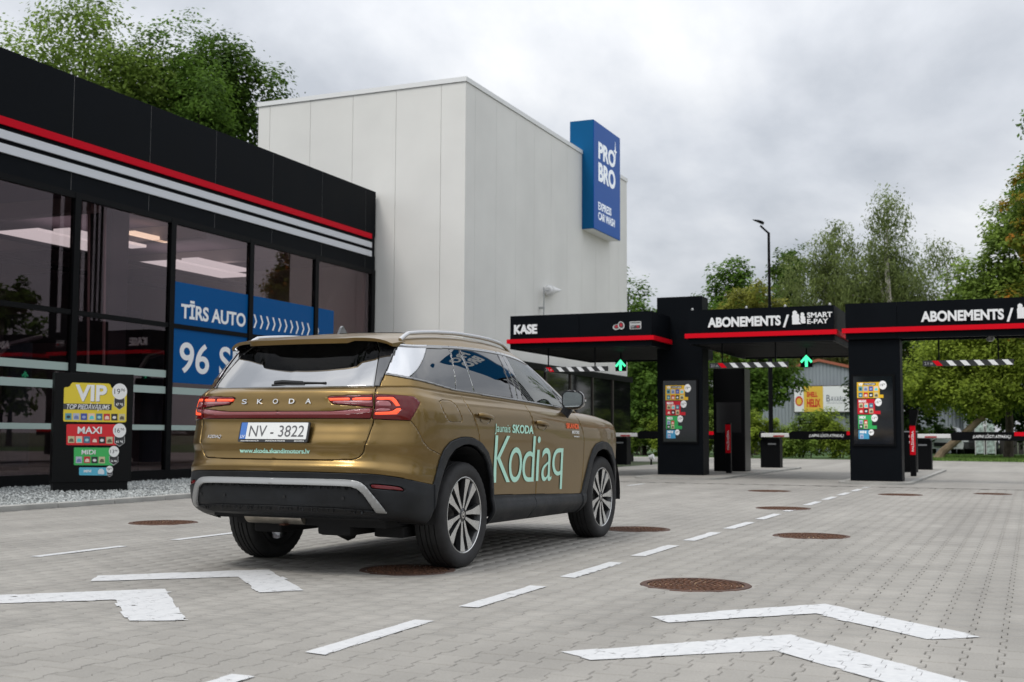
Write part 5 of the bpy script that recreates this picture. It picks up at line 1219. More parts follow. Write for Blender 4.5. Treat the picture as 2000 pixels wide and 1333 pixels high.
def canopy(x0, x1, y0, depth, label, posts, zt=3.57, name='lane_canopy', seams=()):
    t = thing(name, label, 'canopy', ((x0 + x1) / 2, y0, 2.85), 0, 'black lane canopies with a red bar'); off = ((x0 + x1) / 2, y0, 2.85)
    edges = [x0] + list(seams) + [x1]
    for a, c in zip(edges[:-1], edges[1:]):
        b = MB(off); b.box(a + .004, c - .004, y0, y0 + .06, 2.85, zt); b.build('fascia_panel', M_FASCIA, t)
    b = MB(off); b.box(x0, x0 + .06, y0 + .061, y0 + depth, 2.85, zt); b.box(x1 - .06, x1, y0 + .061, y0 + depth, 2.85, zt); b.box(x0 + .061, x1 - .061, y0 + depth - .06, y0 + depth, 2.85, zt); b.build('side_fascia', M_FASCIA, t)
    b = MB(off); b.box(x0 + .065, x1 - .065, y0 + .065, y0 + depth - .065, 3.42, 3.50); b.build('canopy_roof', M_FASCIA, t)
    b = MB(off); b.box(x0 - .06, x1 + .06, y0 - .055, y0 - .004, 2.975, 3.07); b.box(x0 - .06, x0 - .004, y0 - .003, y0 + depth * .55, 2.975, 3.07); b.box(x1 + .004, x1 + .06, y0 - .003, y0 + depth * .55, 2.975, 3.07); b.build('red_bar', M_REDBAR, t)
    n = max(1, int(depth / .42))
    for k in range(n):
        y = y0 + .25 + k * (depth - .4) / n
        b = MB(off); b.box(x0 + .07, x1 - .07, y, y + .10, 2.87, 2.93); b.build('ceiling_slat', M_SLAT, t)
    if depth > 3:
        for k in (0, 1):
            b = MB(off); b.box(x0 + .5 + k * 1.6, x0 + 1.3 + k * 1.6, y0 + 1.0, y0 + 1.1, 2.94, 2.96); b.build('strip_lamp', mat('strip_lamp', (.6, .6, .58), rough=.4), t)
    fn = lambda a, z, d: (a - off[0], -.002 - d, z - 2.85)
    return t, fn
def abonements(t, fn, x, w, z=3.19, h=.195):
    put_text('lettering', 'ABONEMENTS', M_SIGNWHITE, t, fn, x, z, h, w, bold=.04, depth=.03)
    put_text('lettering', '/', M_SIGNWHITE, t, fn, x + w + .045, z - .045, h * 1.30, .125, bold=.02, depth=.03)
    ix = x + w + .235
    for P in ([(0, 0), (.175, 0), (.165, .03), (.13, .06), (.15, .10), (.13, .15), (.145, .17), (.12, .215), (.085, .205), (.10, .235), (.085, .27), (.05, .285), (.02, .27), (.005, .24), (.012, .21), (-.005, .17), (0, .10)],
              [(.19, .015), (.26, .015), (.275, .05), (.255, .07), (.27, .10), (.255, .12), (.265, .14), (.235, .165), (.245, .20), (.225, .235), (.19, .24), (.168, .215), (.175, .18), (.16, .15), (.175, .10), (.16, .07)]):
        b = MB(); b.prism([(ix + a, z + c) for a, c in P], 0, .02, lambda a, zz_, h_: fn(a, zz_, h_)); b.build('pay_emblem', M_SIGNWHITE, t)
    put_text('lettering', 'SMART', M_SIGNWHITE, t, fn, ix + .30, z + .130, .105, .50, bold=.025, depth=.02)
    put_text('lettering', 'E-PAY', M_SIGNWHITE, t, fn, ix + .30, z + .005, .098, .42, bold=.025, depth=.02)

t, fn = canopy(-10.80, -7.47, 24.8, 5.4, 'black lane canopy lettered KASE with coin and card symbols', 0, 3.60, seams=(-9.137,))
put_text('lettering', 'KASE', M_SIGNWHITE, t, fn, -10.69, 3.195, .20, .56, bold=.045, depth=.03)
mg = mat('symbol_grey', (.50, .51, .51), rough=.5); mr_ = mat('symbol_red', (.40, .015, .03), rough=.5); mk_ = mat('symbol_dark', (.05, .05, .052), rough=.5)
def tilt(P, a, cx, cz): return [(cx + (x - cx) * cos(a) - (z - cz) * sin(a), cz + (x - cx) * sin(a) + (z - cz) * cos(a)) for x, z in P]
for cx, cz, rx, rz_, a, d in ((-8.265, 3.275, .085, .062, .15, .0), (-8.155, 3.305, .075, .090, .35, .012)):
    for s, m, dd in ((1, mg, 0), (.68, mk_, .008), (.45, mr_, .012)):
        b = MB(); b.prism(tilt(circ(cx + (0 if s == 1 else .004), cz + (0 if s == 1 else .010), rx * s, 20, rz_ * s), a, cx, cz), d + dd, d + dd + .006, lambda x, z, h: fn(x, z, h)); b.build('coin_symbol', m, t)
for P, m, d in ((rrect(-7.965, -7.705, 3.215, 3.385, .02), mg, 0), (rrect(-7.945, -7.725, 3.235, 3.300, .006), mk_, .008), ([(-7.945, 3.352), (-7.725, 3.352), (-7.725, 3.366), (-7.945, 3.366)], mk_, .008), (circ(-7.775, 3.268, .032, 16, .028), mr_, .014), ([(-7.935, 3.25), (-7.87, 3.25), (-7.84, 3.292), (-7.935, 3.292)], mat('symbol_mid', (.22, .22, .23)), .014)):
    b = MB(); b.prism(P, d, d + .006, lambda x, z, h: fn(x, z, h)); b.build('card_symbol', m, t)
t, fn = canopy(-6.64, -3.62, 24.7, 5.4, 'middle black lane canopy lettered ABONEMENTS, between the two price pillars', 0)
abonements(t, fn, -6.21, 1.525, 3.20)
for x in (-6.55, -5.4, -4.6, -3.7):
    b = MB(((-6.64 - 3.62) / 2, 24.7, 2.85)); b.lathe([(0, .0), (.028, .0), (.028, .03), (.012, .045), (0, .05)], 10, 'z', (x, 24.73, 3.571)); b.build('cap_bolt', mat('galv', (.42, .43, .43)), t)
t, fn = canopy(-3.38, 2.6, 24.56, .75, 'right hand black lane canopy lettered ABONEMENTS, running out of the photo', 0, seams=(-2.39,))
abonements(t, fn, -1.938, 1.50, 3.165)
b = MB((-.39, 24.56, 2.85)); b.lathe([(0, -.10), (.05, -.09), (.075, -.05), (.08, 0), (.0, 0)], 14, 'z', (-.70, 24.9, 2.865)); b.build('dome_camera', M_GLOSSBLK, t, True)

def pillar(x0, x1, y0, y1, zt, label, scr, art):
    t = thing('price_pillar', label, 'pillar', ((x0 + x1) / 2, y0, .04), 0, 'black pillars with a price screen'); off = ((x0 + x1) / 2, y0, .04)
    b = MB(off); b.box(x0, x1, y0, y1, .045, zt, .012); b.build('pillar_body', M_FASCIA, t)
    b = MB(off); b.box(x0 + .03, x1 - .03, y0 + .02, y1, .0, .044); b.build('pillar_foot', M_FRAME, t)
    sx0, sx1, sz0, sz1 = scr
    b = MB(off); b.box(sx0, sx1, y0 - .03, y0 - .0005, sz0, sz1); s = b.build('price_screen', M_FRAME, t)
    b = MB(off); b.box(sx0 + .04, sx1 - .04, y0 - .034, y0 - .0305, sz0 + .04, sz1 - .04); b.build('screen_glass', mat('screen_black', (.006, .008, .012), rough=.06, spec=.8), s)
    ax0, ax1, az1, az0 = art           # left/right of yellow block.. calibrated on the art board
    cx, ox, oy = (x0 + x1) / 2, 0, y0
    def T(x, y): return (ax0 + (x - 165) / (676 - 165) * (ax1 - ax0) - cx, az1 - (y - 185) / (1040 - 185) * (az1 - az0) - .04)
    grp = bpy.data.objects.new('screen_picture', None); COL.objects.link(grp); grp.parent = t; grp.location = (0, -.0345, 0)
    lit = .22
    def blk(x0, y0, x1, y1, tx): return [(x0, y0), (x1, y0), (x1, y1 - 50), (tx, y1 - 50), (tx, y1), (x0, y1)]
    bl = [dict(poly=blk(165, 185, 557, 425, 620), col=(.70, .42, .02), band=[(280, 195), (490, 195), (490, 232), (280, 232)], icons=[(190 + 90 * i, 248, 72, i) for i in range(4)] + [(190 + 90 * i, 342, 72, 4 + i) for i in range(4)], disc=(612, 232, 66), big='19', sm='96', txt=[('VIP', 190, 197, 270, 235, 0, .05), ('TOP PIEDĀVĀJUMS', 290, 203, 480, 224, 0, .02)]),
          dict(poly=blk(170, 440, 470, 668, 565), col=(.52, .008, .02), icons=[(195 + 88 * i, 502, 70, (7, 3, 4)[i]) for i in range(3)] + [(195 + 88 * i, 585, 70, (5, 6, 7)[i]) for i in range(3)], disc=(530, 488, 60), big='16', sm='96', txt=[('MAXI', 192, 452, 320, 490, 0, .05)]),
          dict(poly=blk(175, 680, 415, 890, 495), col=(.03, .36, .09), icons=[(195, 755, 62, 1), (277, 755, 62, 5), (195, 822, 62, 6), (277, 822, 62, 7)], disc=(460, 727, 56), big='13', sm='46', txt=[('MIDI', 198, 695, 305, 735, 0, .05)]),
          dict(poly=[(178, 908), (362, 908), (362, 1042), (178, 1042)], col=(.05, .27, .46), icons=[(205, 975, 60, 1)], disc=(400, 943, 46), big='9', sm='96', txt=[('MINI', 203, 918, 315, 955, 0, .05)])]
    for k in bl:      # small struck-through price under each disc
        pass
    price_art(grp, T, bl, lit)
    for c in kids(grp):
        c.parent = s; c.matrix_parent_inverse = Matrix.Identity(4); c.location = Vector((0, -.0345, 0))
    bpy.data.objects.remove(grp)
pillar(-7.77, -6.72, 26.2, 26.75, 4.05, 'black pillar with a lit price screen, left one, rising above the canopies', (-7.66, -6.82, .745, 2.19), (-7.565, -6.98, 2.045, .86))
pillar(-3.34, -2.355, 24.57 + .07, 25.15, 2.845, 'black pillar with a lit price screen, right one, carrying the right hand canopy', (-3.29, -2.46, .73, 2.15), (-3.18, -2.615, 1.995, .875))

def height_bar(x0, x1, y, z, rods, label, sign):
    t = thing('height_bar', label, 'height limit bar', ((x0 + x1) / 2, y, z - .055), 0, 'hanging striped height limit bars'); off = ((x0 + x1) / 2, y, z - .055)
    b = MB(off); b.box(x0, x1, y, y + .05, z - .055, z + .055); b.build('bar_board', mat('bar_black', (.02, .021, .023), rough=.5), t)
    w = (x1 - x0); n = 6; st = w * .93 / n
    for k in range(n):
        a = x0 + w * (.105 if sign else .03) + k * st * (.99 if sign else 1.03)
        P = [(a, z + .05), (a + .11, z + .05), (a + .20, z - .05), (a + .09, z - .05)]
        if a + .2 > x1: continue
        b = MB(off); b.prism(P, 0, .003, lambda q, zz_, h: (q, y - .0005 - h, zz_)); b.build('bar_stripe', M_REDBAR if k == 0 else M_SIGNWHITE, t)
    put_text('lettering', '2.1 m', mat('bar_text', (.45, .46, .48)), t, lambda q, zz_, d: (q - off[0], -.002 - d, zz_ - off[2]), x0 + .035, z - .03, .06, .15, depth=.002)
    for r in rods:
        b = MB(off); b.tube([(r, y + .025, z + .055), (r, y + .025, 2.93)], .016, 6); b.build('hanger_rod', M_FRAME, t)
height_bar(-10.05, -8.55, 25.02, 2.385, (-9.96, -8.85), 'hanging black and white striped height bar under the canopy lettered KASE', 0)
height_bar(-6.24, -4.59, 24.92, 2.40, (-5.97, -4.85), 'hanging striped height bar under the middle canopy, left of the green arrow', 1)
height_bar(-1.94, -.29, 24.75, 2.355, (-1.64, -.56), 'hanging striped height bar marked 2.1 m under the right hand canopy', 1)

def arrow_signal(x, y, z, label):
    t = thing('arrow_signal', label, 'lane signal', (x, y, z), 0, 'green arrow lane signals')
    b = MB(); b.box(-.13, .13, 0, .06, 0, .23, .006); b.tube([(0, .03, .23), (0, .03, 2.93 - z)], .018, 6); b.build('signal_box', M_FRAME, t)
    b = MB(); P = [(-.03, .01), (.03, .01), (.03, .165), (.10, .095), (.135, .130), (0, .275), (-.135, .130), (-.10, .095), (-.03, .165)]
    b.prism([(a, c - .0) for a, c in P], 0, .006, lambda a, c, h: (a, -.001 - h, c)); b.build('green_arrow', M_LIT_GREEN, t)
arrow_signal(-8.902, 27, 2.435, 'lit green arrow signal under the canopy lettered KASE')
arrow_signal(-4.57, 27, 2.45, 'lit green arrow signal under the middle canopy')

def lane_kit(x, arm_x1, label_tail, first):
    pass
M_ARM = mat('barrier_arm_white', (.72, .72, .71), rough=.4); M_DARKBOX = mat('cabinet_black', (.0042, .0046, .0055), rough=.5, spec=.08)
def barrier(x, y, x1, xb, label, text=True, zc=.945):
    t = thing('boom_barrier', label, 'barrier', (x, y, .04), 0, 'lane barriers with a black banner'); off = (x, y, .04)
    b = MB(off); b.box(x - .27, x + .27, y - .02, y + .38, .045, .83, .01); b.box(x - .24, x + .24, y, y + .36, .83, .88, .01); b.build('barrier_cabinet', M_DARKBOX, t)
    b = MB(off); b.box(x - .06, x + .16, y - .027, y - .021, .68, .72); b.build('cabinet_plate', mat('grey_plate', (.25, .26, .27)), t)
    b = MB(off); b.lathe([(0, -.10), (.10, -.10), (.11, -.07), (.11, .0), (0, 0)], 16, 'y', (x - .20, y, zc)); b.build('arm_hub', M_FRAME, t)
    b = MB(off); b.box(x - .22, x1, y - .16, y - .105, zc - .055, zc + .055, .012); b.build('barrier_arm', M_ARM, t)
    a = x + .12
    while a < xb - .2:
        b = MB(off); b.box(a, a + .30, y - .164, y - .1605, zc - .045, zc - .005); b.build('arm_reflector', mat('red_reflector', (.35, .01, .015), rough=.4), t); a += .75
    if xb < x1:
        b = MB(off); b.prism([(xb, zc + .06), (xb + .10, zc + .115), (x1 - .02, zc + .115), (x1 - .02, zc - .115), (xb + .02, zc - .115)], 0, .02, lambda q, zz_, h: (q, y - .19 + h, zz_)); bn = b.build('arm_banner', M_FRAME, t)
        fnb = lambda q, zz_, d: (q - off[0], -.1915 - d, zz_ - off[2])
        if text: put_text('lettering', '¡LAIPNI LŪGTI ATPAKAĻ!', M_SIGNWHITE, bn, fnb, xb + .55, zc - .04, .075, .92, bold=.02, shear=.1, depth=.002)
        b = MB(off); b.box(xb + 1.55, x1 - .03, y - .196, y - .1905, zc + .01, zc + .112); rd = b.build('banner_patch', M_REDBAR, bn)
        put_text('lettering', 'probro.lv', M_SIGNWHITE, bn, lambda q, zz_, d: (q - off[0], -.1965 - d, zz_ - off[2]), xb + 1.8, zc + .04, .04, .30, depth=.001)
barrier(-6.70, 33.55, -3.95, -6.15, 'boom barrier in the middle lane with a black cabinet, behind the tall black terminal')
barrier(-2.75, 33.85, 1.2, -1.98, 'boom barrier in the right lane with a welcome back banner', zc=.94)
barrier(-11.35, 34.2, -8.2, -10.70, 'boom barrier in the left lane seen between the pale hall and the left pillar', text=False, zc=.935)

def terminal(x0, x1, y0, y1, z1, label):
    t = thing('pay_terminal', label, 'terminal', ((x0 + x1) / 2, y0, .04)); off = ((x0 + x1) / 2, y0, .04)
    b = MB(off); b.box(x0, x1, y0, y1, .045, z1, .02); b.build('terminal_body', M_DARKBOX, t)
    b = MB(off); b.box(x1 + .001, x1 + .012, y0 + .02, y1 - .02, .06, z1 - .02); b.build('side_panel', mat('terminal_side', (.055, .055, .055), rough=.35, metal=.4), t)
    b = MB(off); b.box(x0 + .08, x1 - .08, y0 - .008, y0 - .001, 1.0, 1.75); b.build('terminal_front', mat('terminal_front', (.02, .02, .022), rough=.2), t)
terminal(-7.30, -6.52, 29.5, 30.15, 2.60, 'tall matt black payment terminal standing in the middle opening')
def help_post(x, y, z1, label, head=False):
    t = thing('help_post', label, 'post', (x, y, .04), 0, 'slim posts with a red help label'); off = (x, y, .04)
    b = MB(off); b.box(x - .06, x + .06, y, y + .12, .045, z1, .006); b.build('post_body', M_DARKBOX, t)
    if head: b = MB(off); b.prism([(x - .065, z1 - .33), (x + .065, z1 - .33), (x + .13, z1 + .02), (x - .065, z1 + .02)], 0, .2, lambda a, c, h: (a, y - .02 + h, c)); b.build('post_head', M_FRAME, t)
    b = MB(off); b.box(x - .061, x + .061, y - .008, y - .001, .52, 1.185); p = b.build('post_label', M_REDBAR, t)
    put_text('lettering', 'PALĪDZĪBA', M_SIGNWHITE, p, lambda a, c, d: (-c * 1.0 + .022, -.009 - d, a + .50), .05, 0, .042, .46, bold=.03, depth=.001)
help_post(-6.58, 28.0, 1.22, 'slim black post with a red help label in front of the tall terminal')
help_post(-2.45, 28.1, 1.50, 'slim black post with a red help label beside the right pillar', True)
def ticket_unit():
    x, y = -2.80, 31.2; t = thing('ticket_unit', 'low black ticket cabinet with a grey lid behind the right pillar', 'cabinet', (x, y, .04)); off = (x, y, .04)
    b = MB(off); b.box(x - .17, x + .17, y, y + .34, .045, 1.03, .01); b.build('unit_body', M_DARKBOX, t)
    b = MB(off); b.box(x - .18, x + .18, y - .01, y + .35, 1.031, 1.06); b.build('unit_lid', mat('grey_plate', (.25, .26, .27)), t)
    b = MB(off); b.lathe([(0, -.004), (.035, -.004), (.035, 0)], 16, 'y', (x + .02, y - .001, .93)); b.build('unit_mark', mat('pale_pink', (.6, .4, .4)), t)
    b = MB(off); b.box(x + .0, x + .10, y - .004, y - .001, .76, .81); b.build('unit_plate', M_SIGNWHITE, t)
    b = MB(off); b.box(x + .05, x + .085, y - .004, y - .001, .37, .46); b.build('unit_sticker', mat('amber', (.6, .22, .01)), t)
ticket_unit()
def lamp_post():
    x, y = -9.15, 46.0; t = thing('street_lamp', 'tall slim black lamp post with one flat tilted head behind the middle canopy', 'street lamp', (x, y, 0)); off = (x, y, 0)
    b = MB(off); b.tube([(x, y, 0), (x, y, 5.6)], .085, 10); b.tube([(x, y, 5.6), (x, y, 8.75)], [.06, .05], 10); b.build('pole', M_FRAME, t, True)
    b = MB(off); b.tube([(x, y, 8.73), (x - .30, y - .12, 9.03)], .04, 8); b.build('arm', M_FRAME, t)
    b = MB(off); b.prism([(-.30, 0), (.10, 0), (.14, .12), (-.02, .10)], -.15, .15, lambda a, c, h: (x - .30 + a * .95, y - .12 + h, 9.02 + .10 + c * 1 - a * .5)); b.build('lamp_head', M_FRAME, t)
lamp_post()
def bollard_lamp():
    x, y = -11.0, 36.4; t = thing('ground_spotlight', 'small black and white ground spotlight at the foot of the hedge', 'spotlight', (x, y, 0)); off = (x, y, 0)
    b = MB(off); b.tube([(x, y, 0), (x, y, .18)], .03, 8); b.build('stake', M_FRAME, t)
    b = MB(off); b.tube([(x - .07, y, .22), (x + .08, y, .26)], [.06, .09], 12); b.build('spot_head', M_SIGNWHITE, t)
bollard_lamp()
# ---------------------------------------------------------------- vegetation and what stands behind it
def foliage(blobs, n, size, seed, droop=0.0, flat=.0):
    """leaf cards spread through a cloud of blobs: verts, quads, tone per vertex"""
    r = np.random.RandomState(seed); B = np.array(blobs, float); vol = B[:, 3] * B[:, 4] * B[:, 5]; pr = vol ** .75; pr /= pr.sum()
    n = int(n * (1.25 if size < .0949 else .95))
    # leaves sit in tight twig clumps over the blobs: ragged edges, holes, solid light masses
    nc = max(8 * len(B), n // 42); ck = r.choice(len(B), nc, p=pr); cd = r.normal(size=(nc, 3)); cd /= np.linalg.norm(cd, axis=1)[:, None]
    C = B[ck, :3] + cd * B[ck, 3:6] * np.where(r.rand(nc) < .75, r.uniform(.80, 1.10, nc), r.uniform(.3, .8, nc))[:, None]
    ci = r.randint(0, nc, n); cs = (np.array([.20, .22, .17]) * np.cbrt(B[ck[ci], 3] * B[ck[ci], 4] * B[ck[ci], 5])[:, None] * r.uniform(.7, 1.3, (n, 1)))
    P = C[ci] + np.clip(r.normal(size=(n, 3)), -1.9, 1.9) * cs
    if droop: P[:, 2] -= np.abs(r.normal(size=n)) * droop * r.rand(n)
    # leaf blades face the light: outwards from their clump and upwards
    out = P - B[ck[ci], :3]; out /= np.linalg.norm(out, axis=1)[:, None] + 1e-9
    nn = out * .75 + np.array([0, 0, .75]) * (0 if droop else 1) + r.normal(size=(n, 3)) * .42; nn /= np.linalg.norm(nn, axis=1)[:, None]
    a = r.normal(size=(n, 3)) + np.array([0, 0, -2.2]) * (1 if droop else 0); a -= (a * nn).sum(1)[:, None] * nn; a /= np.linalg.norm(a, axis=1)[:, None] + 1e-9
    b = np.cross(nn, a)
    s = (size * r.uniform(.55, 1.35, n))[:, None]; w = s * (.55 if not droop else .32)
    V = np.stack([P - a * s, P + b * w, P + a * s, P - b * w], 1)
    ct = r.rand(nc)[ci]; tone = np.clip(.22 + .55 * ct + r.normal(size=n) * .12, 0, 1)
    return V.reshape(-1, 3), np.arange(4 * n).reshape(-1, 4), np.repeat(tone, 4)
M_BARK = mat('bark', (.075, .060, .045), rough=.95, nscale=5, namp=.4, bump=.6, bscale=12)
M_BIRCH = mat('birch_bark', (.48, .45, .40), rough=.85, nscale=4, namp=.45)
LEAF = {
 'mid': ((.030, .062, .013), (.125, .195, .045), None), 'maple': ((.014, .038, .008), (.085, .130, .026), None), 'light': ((.060, .098, .022), (.225, .285, .080), None),
 'birch': ((.065, .085, .036), (.200, .225, .105), None), 'olive': ((.085, .090, .020), (.240, .225, .060), None), 'lime': ((.080, .120, .018), (.300, .340, .070), None),
 'orange': ((.05, .075, .014), (.130, .150, .030), (.60, .19, .03)), 'dark': ((.012, .026, .008), (.042, .075, .018), None)}
def leaf_mat(k): return tone_mat('leaf_' + k, tuple(1.25 * c for c in LEAF[k][0]), (1.35 * LEAF[k][1][0], 1.5 * LEAF[k][1][1], 1.0 * LEAF[k][1][2]), .55, .5, LEAF[k][2])
def tree(label, loc, h, crown, kind, n, size, seed, bark=None, droop=0, group=None, lean=(0, 0), name='tree', base=.35, nb=16, trunk=True, r0=None):
    """crown = (rx, ry, rz) about a centre at height h - rz"""
    r = random.Random(seed); t = thing(name, label, 'tree', loc, 0, group); rx, ry, rz_ = crown; cz = h - rz_
    blobs = []
    for i in range(nb):
        a = r.uniform(0, 2 * pi); u = r.uniform(-1, 1); q = r.uniform(.35, .82); s = sqrt(1 - u * u)
        f = r.uniform(.26, .42); taper = 1 - .25 * max(0, u)
        blobs.append((lean[0] + rx * q * s * cos(a) * taper, lean[1] + ry * q * s * sin(a) * taper, cz + rz_ * q * u * 1.0, rx * f * taper, ry * f * taper, rz_ * f * .8))
    blobs.append((lean[0] + r.uniform(-.3, .3) * rx, lean[1], h - rz_ * .26, rx * .34, ry * .34, rz_ * .26))
    V, F, tone = foliage(blobs, n, size, seed, droop); o = tri_mesh('crown', V, F, leaf_mat(kind), tone, t, stuff=False)
    if trunk:
        b = MB(); R = r0 or max(.10, h * .016); n_ = 7; pts = [(lean[0] * (k / n_) ** 1.3 + r.gauss(0, .04), lean[1] * (k / n_) ** 1.3 + r.gauss(0, .04), h * .86 * k / n_) for k in range(n_ + 1)]
        b.tube(pts, [R * (1.25 if k == 0 else 1 - .82 * k / n_) for k in range(n_ + 1)], 9)
        for bl in blobs[:10]:
            k = r.uniform(base, .65) * n_; i = int(k); p0 = [pts[i][c] + (pts[min(i + 1, n_)][c] - pts[i][c]) * (k - i) for c in range(3)]
            mid = [(p0[c] + bl[c]) / 2 + (.15 * rz_ * .5 if c == 2 else r.gauss(0, .12)) for c in range(3)]
            b.tube([p0, mid, bl[:3]], [R * .42, R * .26, R * .08], 6)
        b.build('trunk', bark or M_BARK, t, True)
    return t
def shrub(label, loc, rx, ry, h, kind, n, size, seed, group):
    r = random.Random(seed); t = thing('shrub', label, 'shrub', loc, 0, group); bl = [(r.uniform(-.7, .7) * rx, r.uniform(-.6, .6) * ry, h * r.uniform(.3, .66), rx * r.uniform(.3, .5), ry * r.uniform(.35, .5), h * r.uniform(.25, .36)) for _ in range(9)]
    V, F, tone = foliage(bl, n, size, seed); V[:, 2] = np.maximum(V[:, 2], .0); tri_mesh('foliage', V, F, leaf_mat(kind), tone, t, stuff=False)
    b = MB()
    for k in range(5): b.tube([(r.uniform(-.3, .3), r.uniform(-.2, .2), 0), (r.uniform(-.6, .6) * rx, r.uniform(-.5, .5) * ry, h * .6)], [.03, .01], 5)
    b.build('stems', M_BARK, t)
def greenery():
    G = 'trees behind the glass hall'
    tree('tall loose leafy tree behind the glass hall near the left edge of the photo', (-30.0, 31.6, 0), 16.4, (4.0, 4.0, 5.2), 'light', 46000, .084, 21, group=G, nb=22)
    tree('leafy tree with two pointed tops behind the left part of the glass hall', (-28.0, 34.0, 0), 15.8, (3.4, 3.4, 5.6), 'mid', 42000, .084, 22, group=G, nb=20)
    tree('small outer tree at the far left edge above the fascia', (-32.5, 27.5, 0), 13.6, (2.8, 2.8, 4.0), 'light', 20000, .068, 29, group=G)
    tree('dark dense maple behind the glass hall, next to the pale hall', (-27.6, 36.4, 0), 15.9, (3.5, 3.5, 5.0), 'maple', 50000, .092, 23, group=G, nb=24)
    H = 'trees behind the lanes'
    tree('rounded green tree peeping out right of the pale hall', (-18.4, 57, 0), 9.4, (2.9, 2.6, 4.6), 'mid', 20000, .10, 31, group=H)
    tree('small round topped green tree left of the lamp post', (-17.1, 73.6, 0), 12.0, (3.4, 3.0, 4.8), 'mid', 18000, .125, 32, group=H)
    tree('olive yellow bushy tree behind the middle canopy at the lamp post', (-13.2, 61.5, 0), 9.0, (3.3, 2.6, 3.6), 'olive', 18000, .105, 33, group=H)
    tree('darker green tree right behind the lamp post', (-14.6, 79.7, 0), 13.6, (3.6, 3.2, 5.4), 'maple', 18000, .135, 34, group=H)
    tree('grey green birch with a ragged top, left of the tallest birch', (-11.6, 76, 0), 14.3, (3.6, 3.0, 6.0), 'birch', 26000, .12, 35, M_BIRCH, .9, H)
    tree('tallest grey green birch with a pale trunk and drooping twigs', (-7.7, 74.3, 0), 15.6, (3.0, 2.8, 7.0), 'birch', 28000, .12, 36, M_BIRCH, 1.0, H)
    tree('grey green birch right of the tallest birch', (-4.6, 78.6, 0), 13.4, (4.0, 3.2, 6.0), 'birch', 26000, .12, 37, M_BIRCH, .9, H)
    tree('grey green birch filling the gap between the two tall birches', (-9.6, 78.0, 0), 13.4, (3.0, 2.6, 5.6), 'birch', 20000, .12, 51, M_BIRCH, .9, H)
    tree('mixed green tree standing right of the birches above the right canopy', (-3.0, 70.5, 0), 9.6, (3.0, 2.4, 4.2), 'mid', 15000, .12, 52, group=H)
    tree('broad dark green tree filling the gap under the birches', (-9.5, 82, 0), 10.0, (6.5, 3.0, 4.6), 'mid', 16000, .16, 38, group=H)
    tree('yellow green tree at the right edge of the photo above the right canopy', (-.9, 55.5, 0), 11.2, (3.1, 3.0, 4.6), 'light', 26000, .10, 39, group=H)
    tree('tree with orange autumn leaves at the right edge of the photo', (.35, 49.5, 0), 11.0, (1.9, 2.0, 3.2), 'orange', 18000, .095, 40, group=H)
    tree('dark tall tree at the upper right corner of the photo', (1.5, 54.5, 0), 15.2, (2.6, 2.6, 5.0), 'mid', 20000, .10, 41, group=H)
    # leaning tree by the grass
    t = thing('tree', 'yellow green tree with a bare leaning trunk on the grass verge', 'tree', (-3.7, 53.2, 0), 0, H)
    b = MB(); b.tube([(0, 0, -.05), (.25, .05, .30), (1.0, 0, .95), (1.85, -.1, 1.75), (2.3, -.1, 2.8)], [.20, .17, .15, .13, .08], 9); b.tube([(1.75, -.1, 1.65), (1.7, .2, 2.9)], [.09, .05], 7); b.build('trunk', mat('pale_bark', (.20, .15, .095), rough=.9, nscale=4, namp=.35), t, True)
    bl = [(-.9, 0, 3.3, 1.2, 1.0, .75), (.3, .2, 3.0, 1.2, 1.2, .8), (1.6, 0, 2.7, 1.3, 1.1, .8), (2.9, .3, 3.1, 1.4, 1.2, .9), (.6, .4, 4.3, 1.4, 1.3, .9), (2.2, .3, 4.3, 1.5, 1.3, 1.0), (3.9, .2, 4.2, 1.4, 1.2, 1.1), (-.2, .2, 2.4, .7, .7, .5), (2.1, -.3, 2.1, .8, .7, .4), (4.3, .4, 2.6, 1.0, .9, .7), (1.4, .4, 5.3, 1.5, 1.3, .8), (3.3, .4, 5.4, 1.5, 1.3, .8)]
    V, F, tone = foliage(bl, 34000, .075, 45); tri_mesh('crown', V, F, leaf_mat('lime'), tone, t, stuff=False)
    tree('dark shady tree behind the leaning tree', (1.2, 60, 0), 7.4, (5.2, 2.2, 3.8), 'dark', 15000, .13, 46, group=H)
    tree('dark undergrowth tree left of the leaning tree, right of the middle pillar', (-5.6, 63, 0), 6.6, (2.7, 2.0, 3.5), 'dark', 11000, .13, 47, group=H)
    tree('dark leafy tree between the pale hall and the left pillar', (-16.6, 53.8, 0), 5.6, (3.0, 1.8, 2.9), 'mid', 17000, .105, 48, group=H)
    tree('green tree hanging over the warehouse wall seen under the middle canopy', (-12.1, 57.5, 0), 6.2, (2.9, 1.8, 2.5), 'mid', 18000, .10, 49, group=H)
    tree('dark tree behind the tall terminal under the middle canopy', (-16.2, 58.0, 0), 6.4, (2.6, 1.8, 3.2), 'mid', 15000, .105, 50, group=H)
    S = 'bushes of the hedge beyond the barriers'
    labs = ['bright green bush at the left end of the hedge by the pale hall', 'bright green bush left of the left pillar', 'hedge bush right of the left pillar', 'hedge bush behind the tall terminal', 'hedge bush behind the middle barrier cabinet', 'hedge bush below the yellow advertisement', 'hedge bush below the white advertisement', 'hedge bush left of the middle pillar', 'hedge bush hidden behind the middle pillar']
    for k, lab in enumerate(labs):
        x = -16.6 + k * 1.28; shrub(lab, (x, 52.6 - .08 * k + .1, 0), 1.05, .8, 2.0 + .2 * sin(k * 2.1), 'lime' if k % 3 else 'light', 7500, .062, 60 + k, S)
    # neighbours out of the frame that show only in glass and paint
    K = 'trees around the yard'
